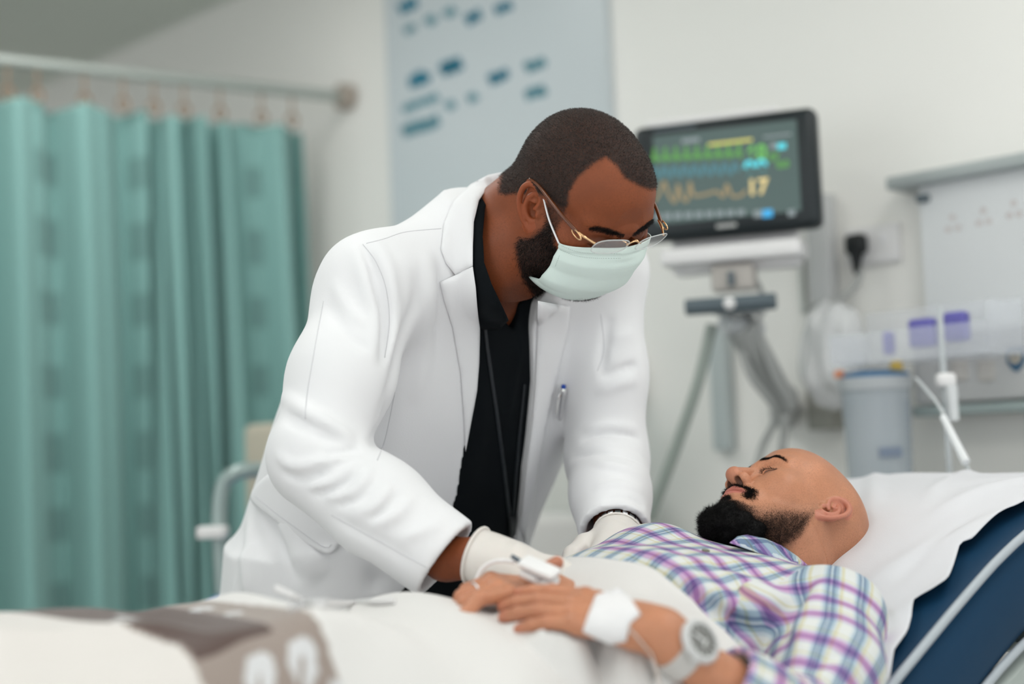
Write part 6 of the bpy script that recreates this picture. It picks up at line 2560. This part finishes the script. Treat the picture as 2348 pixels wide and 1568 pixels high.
def sub_mesh(name, sel, UV):
    f_ = SF[sel]
    idx = np.unique(f_)
    mp = np.zeros(len(SV), np.int64)
    mp[idx] = np.arange(len(idx))
    m_ = np_mesh(name, SV[idx], mp[f_])
    vattr(m_, 'plaid', UV[idx])
    return m_


uv_body = uvw.copy()
uv_body[:, 0] = s_c * 0.98
uv_body[:, 1] = l_c + np.sign(l_c) * np.maximum(0.95 - SV[:, 2], 0) * smooth01(np.abs(l_c), 0.08, 0.18) * 0.9
uv_L, uv_R = uvw.copy(), uvw.copy()
uv_L[:, 0], uv_L[:, 1] = pL + 0.31, aL * 0.062 + 0.02
uv_L = relax(uv_L, SF, 14, 0.5)
uv_R[:, 0], uv_R[:, 1] = pR + 0.31, aR * 0.062
shirt = link('plaid_shirt', sub_mesh('plaid_shirt', ~on_f, uv_body), M_plaid, patient)
tag(shirt, 'white, purple and blue plaid cotton shirt', None)
link('sleeve', sub_mesh('sleeve', on_f & side_f, uv_L), M_plaid, shirt)
link('sleeve', sub_mesh('sleeve', on_f & ~side_f, uv_R), M_plaid, shirt)
STp = bvh(SV, SF)
# collar stand around the neck, laid against a neck form
cg = Grid((0.15, 1.75, 0.80), (0.62, 2.32, 1.06), 0.004)
cg.d[:] = 1
cg.cap(PT + (NBp - PT) * 0.55, NBp + BH * -0.02, 0.071, 0.078, 0.0)
cg.cap(TB + BH * -0.035, shL, 0.072, 0.064, 0.03)
cg.cap(NBp + BH * -0.05, NBp + BH * -0.10 + Vector((0, 0, 0.005)), 0.08, 0.085, 0.03)
cv, cf_ = cg.mesh()
CGT = bvh(cv, cf_)
co_ = patch('collar', CGT, [(1672, 1246), (1690, 1232), (1712, 1228), (1735, 1233), (1752, 1236), (1790, 1252), (1826, 1276), (1850, 1296), (1800, 1300), (1740, 1270), (1700, 1256)], M_plaid, shirt, off=0.001, thick=0.004, step=7)
vv = np.zeros(len(co_.data.vertices) * 3, np.float32)
co_.data.vertices.foreach_get('co', vv)
vv = vv.reshape(-1, 3)
dd = vv - np.array(BC, np.float32)
vattr(co_.data, 'plaid', np.stack([dd @ np.array(BH, np.float32) + 0.006, dd @ np.array(BL, np.float32) + vv[:, 2], vv[:, 2] * 0], 1))
# shirt button
l, n = hit(STp, 1618, 1264)
if l is not None:
    MB().lathe([(0.0, 0), (0.0055, 0), (0.0055, 0.0015), (0.004, 0.0022), (0, 0.0018)], 16, caps=False).build('button', mat('button_olive', (0.22, 0.22, 0.16), 0.4), shirt, M=Matrix.Translation(l + n * 0.0005) @ n.to_track_quat('Z', 'Y').to_matrix().to_4x4(), smooth='auto')

# ---- blanket over belly and legs
ns, nl = 400, 260
ll = np.linspace(-0.47, 0.47, nl)
# the hem across the body, from the far side to the camera side
hm_ = [(-0.5, -0.47), (-0.15, -0.43), (-0.04, -0.395), (0.05, -0.385), (0.10, -0.375), (0.15, -0.355), (0.22, -0.33), (0.5, -0.32)]
s_end = np.interp(ll, [h_[0] for h_ in hm_], [h_[1] for h_ in hm_])
s_end = np.convolve(np.pad(s_end, 8, mode='edge'), np.ones(17) / 17, 'valid')
Tn, Lg = np.meshgrid(np.linspace(0, 1, ns) ** 0.9, ll, indexing='ij')
Sg = -1.60 + (s_end[None, :] + 1.60) * Tn
hem = 0 * Lg
Sg2 = Sg + hem


def bump(x, c, w_, p_=2):
    return np.exp(-np.abs((x - c) / w_) ** p_)


base = np.interp(Sg, [-2, -0.55, -0.42, -0.34], [0.70, 0.70, 0.712, 0.735]) + 0.012
wq = 1 / (1 + np.exp(-(Sg + 0.76) / 0.05))
belly = 0.200 * bump(Lg, 0.0, 0.27, 3.0) + 0.014 * bump(Sg, -0.43, 0.075) * bump(Lg, -0.04, 0.10) + 0.012 * bump(Sg, -0.63, 0.06) * bump(Lg, -0.02, 0.15)
leg = (0.228 + 0.012 * np.sin(5.5 * (Sg + 0.75))) * np.minimum(bump(Lg, 0.115, 0.145, 2.8) * (1 - 0.16 * smooth01(-Sg, 0.93, 1.03)) + bump(Lg, -0.115, 0.145, 2.8), 1.0)
knee = 0.012 * bump(Sg, -1.05, 0.16) * (bump(Lg, 0.115, 0.12) + bump(Lg, -0.115, 0.12))
foot = 0.05 * bump(Sg, -1.47, 0.07) * bump(Lg, 0, 0.2, 4)
belly = belly - 0.020 * bump(Sg, -0.55, 0.10) * bump(Lg, 0.12, 0.10)
Zg = base + belly * wq + leg * (1 - wq) + knee + foot
# sink where the belly falls towards the lap, folds across the lap and the knees
for (s0, l0, s1, l1, w_, am) in ((-0.72, -0.2, -0.70, 0.25, 0.035, -0.008), (-0.62, -0.22, -0.60, 0.2, 0.05, 0.006), (-0.80, -0.25, -0.88, 0.3, 0.03, 0.012), (-0.93, -0.2, -0.97, 0.3, 0.03, -0.010), (-1.10, -0.22, -1.20, 0.32, 0.04, 0.010),
                                 (-1.15, -0.2, -1.22, 0.3, 0.035, -0.012), (-0.55, 0.12, -0.72, 0.30, 0.03, 0.010), (-0.50, 0.16, -0.60, 0.34, 0.02, -0.008), (-0.75, 0.1, -1.0, 0.27, 0.025, 0.010)):
    ds, dl = s1 - s0, l1 - l0
    t_ = np.clip(((Sg - s0) * ds + (Lg - l0) * dl) / (ds * ds + dl * dl), 0, 1)
    d2 = (Sg - s0 - t_ * ds) ** 2 + (Lg - l0 - t_ * dl) ** 2
    Zg = Zg + am * np.exp(-d2 / w_ ** 2) * np.clip(np.minimum(t_, 1 - t_) * 4, 0.1, 1)
Zg = Zg + 0.002 * np.sin(31 * Sg + 7 * Lg) * np.sin(13 * Lg)
# hang over the bed sides
Zg = Zg - 3.2 * np.clip(Lg - 0.315, 0, 1) ** 1.4 - 3.2 * np.clip(-0.345 - Lg, 0, 1) ** 1.4
V = np.stack([BC.x + BH.x * Sg2 + BL.x * Lg, BC.y + BH.y * Sg2 + BL.y * Lg, Zg], -1).reshape(-1, 3)
# lie on top of the shirt
trunk_tree = bvh(SV, SF[~on_f])
lift = np.zeros(len(V))
for i_ in np.nonzero((Sg2.ravel() > -0.56) & (np.abs(Lg.ravel()) < 0.2))[0]:
    h_ = trunk_tree.ray_cast(Vector((V[i_, 0], V[i_, 1], 1.3)), Vector((0, 0, -1)))
    if h_[0] is not None:
        lift[i_] = max(0, h_[0].z + 0.012 - V[i_, 2])
hand_tree = bvh(AV, AF)
for i_ in np.nonzero((Sg2.ravel() > -0.66) & (Lg.ravel() > -0.05) & (Lg.ravel() < 0.26))[0]:
    h_ = hand_tree.ray_cast(Vector((V[i_, 0], V[i_, 1], V[i_, 2] - 0.06)), Vector((0, 0, 1)))
    if h_[0] is not None:
        gap = h_[0].z - 0.011 - V[i_, 2]
        if 0 < gap < 0.045:
            lift[i_] = max(lift[i_], gap)
lift = lift.reshape(ns, nl)
for _ in range(10):
    sm_ = lift.copy()
    sm_[1:-1] = (lift[:-2] + lift[1:-1] + lift[2:]) / 3
    sm_[:, 1:-1] = (sm_[:, :-2] + sm_[:, 1:-1] + sm_[:, 2:]) / 3
    lift = np.maximum(lift, sm_)
V[:, 2] += lift.ravel()
ii, jj = np.meshgrid(np.arange(ns - 1), np.arange(nl - 1), indexing='ij')
q = (ii * nl + jj).ravel()
F = np.stack([q, q + 1, q + nl + 1, q + nl], 1)[:, ::-1]
me = np_mesh('blanket', V, F)
BKT = bvh(V.astype(np.float32), F)


def bpoly(pts):
    out = []
    for q_ in pts:
        l, n = hit(BKT, *q_)
        if l is None:
            for r_ in range(4, 80, 4):
                l, n = hit(BKT, q_[0], q_[1] + r_)
                if l is not None:
                    break
        out.append(b_sl(l) if l is not None else (-0.9, 0))
    return out


col_ = np.tile(np.array([0.72, 0.705, 0.69], np.float32), (len(V), 1))
cols = col_.reshape(ns, nl, 3)
(sA, lA), (sB, lB), (sC, lC), (sD, lD), (sE, lE), (sF, lF) = bpoly([(409, 1492), (511, 1562), (560, 1472), (490, 1513), (690, 1517), (596, 1552)])
s_lo, s_dk, s_hi = min(sA, sB), sC + 0.03, sE + 0.03
edge_ = s_lo - 0.40 * np.maximum(lA - Lg, 0)
cols[(Sg2 < edge_)] = (0.70, 0.665, 0.635)
band = (Sg2 < s_hi) & (Sg2 > edge_)
cols[band] = (0.30, 0.245, 0.215)
dk = (Sg2 < s_dk) & (Sg2 > edge_ + 0.004) & (Lg < lD)
cols[dk] = (0.075, 0.040, 0.031)
for (cs_, cl_, rs, rl, an) in ((sE, lE, .014, .018, .6), (sF, lF, .015, .020, .5), (s_hi - 0.005, lE + 0.03, .013, .018, .3), (s_dk + 0.012, lC - 0.12, .010, .016, .2), (s_lo + 0.01, lA - 0.17, .013, .020, .4),
                               (s_lo - 0.02, lA - 0.10, .012, .020, .5), (s_dk + 0.01, lC - 0.2, .013, .02, .2), (s_dk, lF + 0.08, .015, .024, .2), (s_lo + 0.02, lF + 0.1, .015, .024, .6)):
    ca, sa = math.cos(an), math.sin(an)
    x_ = (Sg2 - cs_) * ca + (Lg - cl_) * sa
    y_ = -(Sg2 - cs_) * sa + (Lg - cl_) * ca
    r_ = (x_ / rs) ** 2 + (y_ / rl) ** 2
    m_ = (r_ < 1) & ~((np.abs(x_) < 0.0016) & (y_ > 0))
    cols[m_] = (0.62, 0.62, 0.63)
cattr(me, 'col', cols.reshape(-1, 3))
M_blk_ = mat('blanket_fleece', (0.8, 0.78, 0.76), 0.9, bump=0.3, bscale=160, sheen=0.3)
nt = M_blk_.node_tree
at = nt.nodes.new('ShaderNodeAttribute')
at.attribute_name = 'col'
nt.links.new(at.outputs['Color'], nt.nodes['Principled BSDF'].inputs['Base Color'])
blanket = link('blanket', me, M_blk_)
tag(blanket, 'white blanket with a brown leaf-patterned band over the patient\'s legs', 'blanket')
md = blanket.modifiers.new('thick', 'SOLIDIFY')
md.thickness = 0.006
md.offset = -1

# ---- dressing, watch, ring, pulse oximeter, tubes
AT = bvh(AV, AF)
M_gauze = mat('gauze', (0.80, 0.79, 0.80), 0.8, var=0.03, vscale=60, bump=0.2, bscale=300)
ga = patch('wound_dressing', AT, [(1366, 1366), (1420, 1350), (1448, 1376), (1470, 1410), (1446, 1430), (1436, 1470), (1398, 1476), (1336, 1448), (1348, 1412)], M_gauze, None, off=0.001, thick=0.003, step=8, puff=0.002)
tag(ga, 'white gauze dressing taped over the back of the patient\'s left hand', 'dressing')
wt = empty('wrist_watch', None, 'pale grey watch with round dial on the patient\'s left wrist', 'watch')
dirA = (wrL.lerp(elL, 0.3) - wrL).normalized()
wc = wrL + dirA * 0.006
zW = Vector((0.0, -0.72, 0.69))
zW = (zW - dirA * zW.dot(dirA)).normalized()
xW = dirA.cross(zW)
Mw = frame(wc, xW, dirA, zW)
wt.matrix_world = Mw @ Matrix.Diagonal((1.0, 1.25, 1.0, 1.0))
M_wband = mat('watch_band', (0.56, 0.54, 0.52), 0.55, bump=0.2, bscale=400)
M_wcase = mat('watch_case', (0.60, 0.60, 0.60), 0.4)
rw = 0.0290
mb = MB()
nb = 40
for side_ in (0,):
    ring = []
    for k_ in range(nb):
        a = 2 * math.pi * k_ / nb
        for (dy, dr) in ((-0.010, 0), (0.010, 0), (0.010, 0.003), (-0.010, 0.003)):
            ring.append((math.cos(a) * (rw + dr), dy, math.sin(a) * (rw * 0.94 + dr)))
    Fw = []
    for k_ in range(nb):
        k2 = (k_ + 1) % nb
        for e in range(4):
            e2 = (e + 1) % 4
            Fw.append([k_ * 4 + e, k_ * 4 + e2, k2 * 4 + e2, k2 * 4 + e])
    mb.add(ring, Fw)
mb.build('strap', M_wband, wt, smooth='auto')
Mz = Matrix.Translation((0, 0, rw * 0.94 + 0.001)) @ Matrix.Diagonal((1.22, 1.0, 1.15, 1.0))
MB().lathe([(0.0, 0), (0.0185, 0), (0.0205, 0.002), (0.0205, 0.006), (0.0180, 0.0085), (0.0150, 0.0080)], 32, caps=False).build('case', M_wcase, wt, M=Mz, smooth='auto')
dial = MB().lathe([(0.0, 0.0070), (0.0152, 0.0070)], 32, caps=False).build('dial', mat('dial_grey', (0.22, 0.22, 0.21), 0.35, 0.3), wt, M=Mz)
for k_ in range(12):
    a = k_ * math.pi / 6
    MB().box((0.0125 * math.cos(a), 0.0125 * math.sin(a), 0.0074), (0.003, 0.0010, 0.0006), M=Matrix.Translation((0.0125 * math.cos(a), 0.0125 * math.sin(a), 0)) @ Matrix.Rotation(a, 4, 'Z') @ Matrix.Translation((-0.0125 * math.cos(a), -0.0125 * math.sin(a), 0))).build('hour_mark', mat('dial_mark', (0.6, 0.6, 0.6), 0.4), dial)
MB().box((0, -0.0045, 0.0078), (0.0022, 0.010, 0.0006)).build('hand', mat('watch_hand', (0.75, 0.75, 0.75), 0.3), dial)
MB().box((0.001, 0.003, 0.0078), (0.0075, 0.0022, 0.0006)).build('hand', mat('watch_hand', (0.75, 0.75, 0.75), 0.3), dial)
MB().tube([(0.0205, 0, 0.004), (0.0235, 0, 0.004)], 0.0022, 10).build('crown', M_wcase, wt, M=Mz)
# iv line running from the dressing along the wrist
tb_clear = mat('iv_tube_clear', (0.72, 0.62, 0.56), 0.2, alpha=0.65)
q = []
for (x, y) in ((1442, 1440), (1460, 1458), (1482, 1482), (1500, 1506), (1514, 1530)):
    l, n = hit(AT, x, y)
    if l is not None:
        q.append(l + n * 0.0025)
q.append(q[-1] + Vector((0.01, -0.01, -0.05)))
iv = MB().tube(bez(q, 5), 0.0013, 8).build('infusion_tube', tb_clear, smooth=True)
tag(iv, 'clear infusion tube running from the hand dressing along the wrist', 'tube')
# ring on the far hand
W_, a_, fan_ = js_r[2]
rc = W_[0].lerp(W_[1], 0.55)
rd = (W_[1] - W_[0]).normalized()
u1 = rd.orthogonal().normalized()
u2 = rd.cross(u1)
rg_ = MB().tube([rc + (u1 * math.cos(a) + u2 * math.sin(a)) * 0.0098 for a in np.linspace(0, 6.283, 24)[:-1]], 0.0016, 8, closed=True).build('finger_ring', M_chrome, smooth=True)
tag(rg_, 'silver ring on a finger of the patient\'s right hand', 'ring')
# oximeter clip on the index finger of the far hand
ox_a, ox_b = P(1200, 1296, 1.735), P(1272, 1328, 1.715)
ox = empty('pulse_oximeter', None, 'white pulse oximeter clip with grey-tipped cable on the patient\'s finger', 'oximeter')
yv = (ox_b - ox_a).normalized()
zv = Vector((0.15, -0.55, 0.85))
zv = (zv - yv * zv.dot(yv)).normalized()
xv = yv.cross(zv)
oc = (ox_a + ox_b) / 2
ox.matrix_world = frame(oc, xv, yv, zv)
M_ox = mat('oximeter_white', (0.83, 0.82, 0.82), 0.35)
MB().box((0, 0, 0.0065), (0.024, 0.050, 0.010), bev=0.0045).build('upper_shell', M_ox, ox, smooth='auto')
MB().box((0, 0.001, -0.0065), (0.023, 0.047, 0.010), bev=0.004).build('lower_shell', M_ox, ox, smooth='auto')
MB().tube([(-0.012, 0.006, 0), (0.012, 0.006, 0)], 0.0035, 10).build('hinge_pin', mat('hinge_grey', (0.5, 0.5, 0.52), 0.4), ox, smooth='auto')
mi = frame(oc, xv, yv, zv).inverted()
MB().tube([Vector((0, -0.024, 0.003)), Vector((0, -0.040, 0.006))], [0.0032, 0.0026], 10).build('cable_sleeve', mat('sleeve_slate', (0.09, 0.12, 0.15), 0.4), ox, smooth='auto')
cab = [mi @ P(x, y, d_) for (x, y, d_) in ((1182, 1288, 1.745), (1140, 1286, 1.755), (1108, 1302, 1.76), (1090, 1335, 1.76), (1078, 1380, 1.765), (1070, 1420, 1.78))]
MB().tube(bez(cab, 6), 0.0027, 8).build('cable', M_ox, ox, smooth='auto')
# tubing lying on the blanket
q = []
for (x, y) in ((905, 1402), (860, 1404), (800, 1406), (740, 1404), (700, 1396)):
    l = None
    for dy in range(-4, 40, 2):
        l, n = hit(BKT, x, y + dy)
        if l is not None:
            break
    if l is not None:
        q.append(l + Vector((0, 0, 0.011)))
q.append(q[-1] + (P(670, 1380, q[-1].y) - P(700, 1396, q[-1].y)))
q.append(q[-1] + (P(630, 1362, q[-1].y) - P(670, 1380, q[-1].y)))
dl_ = empty('drip_line', Matrix.Translation(q[0]), 'white drip line with clear connector lying on the blanket by the doctor', 'tube')
MB().tube([p_ - q[0] for p_ in bez(q, 6)], 0.004, 8).build('line', mat('drip_white', (0.74, 0.73, 0.73), 0.4), dl_, smooth='auto')
cc = None
for dy in range(0, 60, 3):
    cc, n = hit(BKT, 690, 1405 + dy)
    if cc is not None:
        break
MB().tube([q[-3] - q[0] + Vector((0, -0.01, 0.0)), cc - q[0] + Vector((0.0, -0.03, 0.005))], [0.006, 0.009], 10).build('connector', mat('connector_clear', (0.7, 0.7, 0.72), 0.2, alpha=0.5), dl_, smooth='auto')
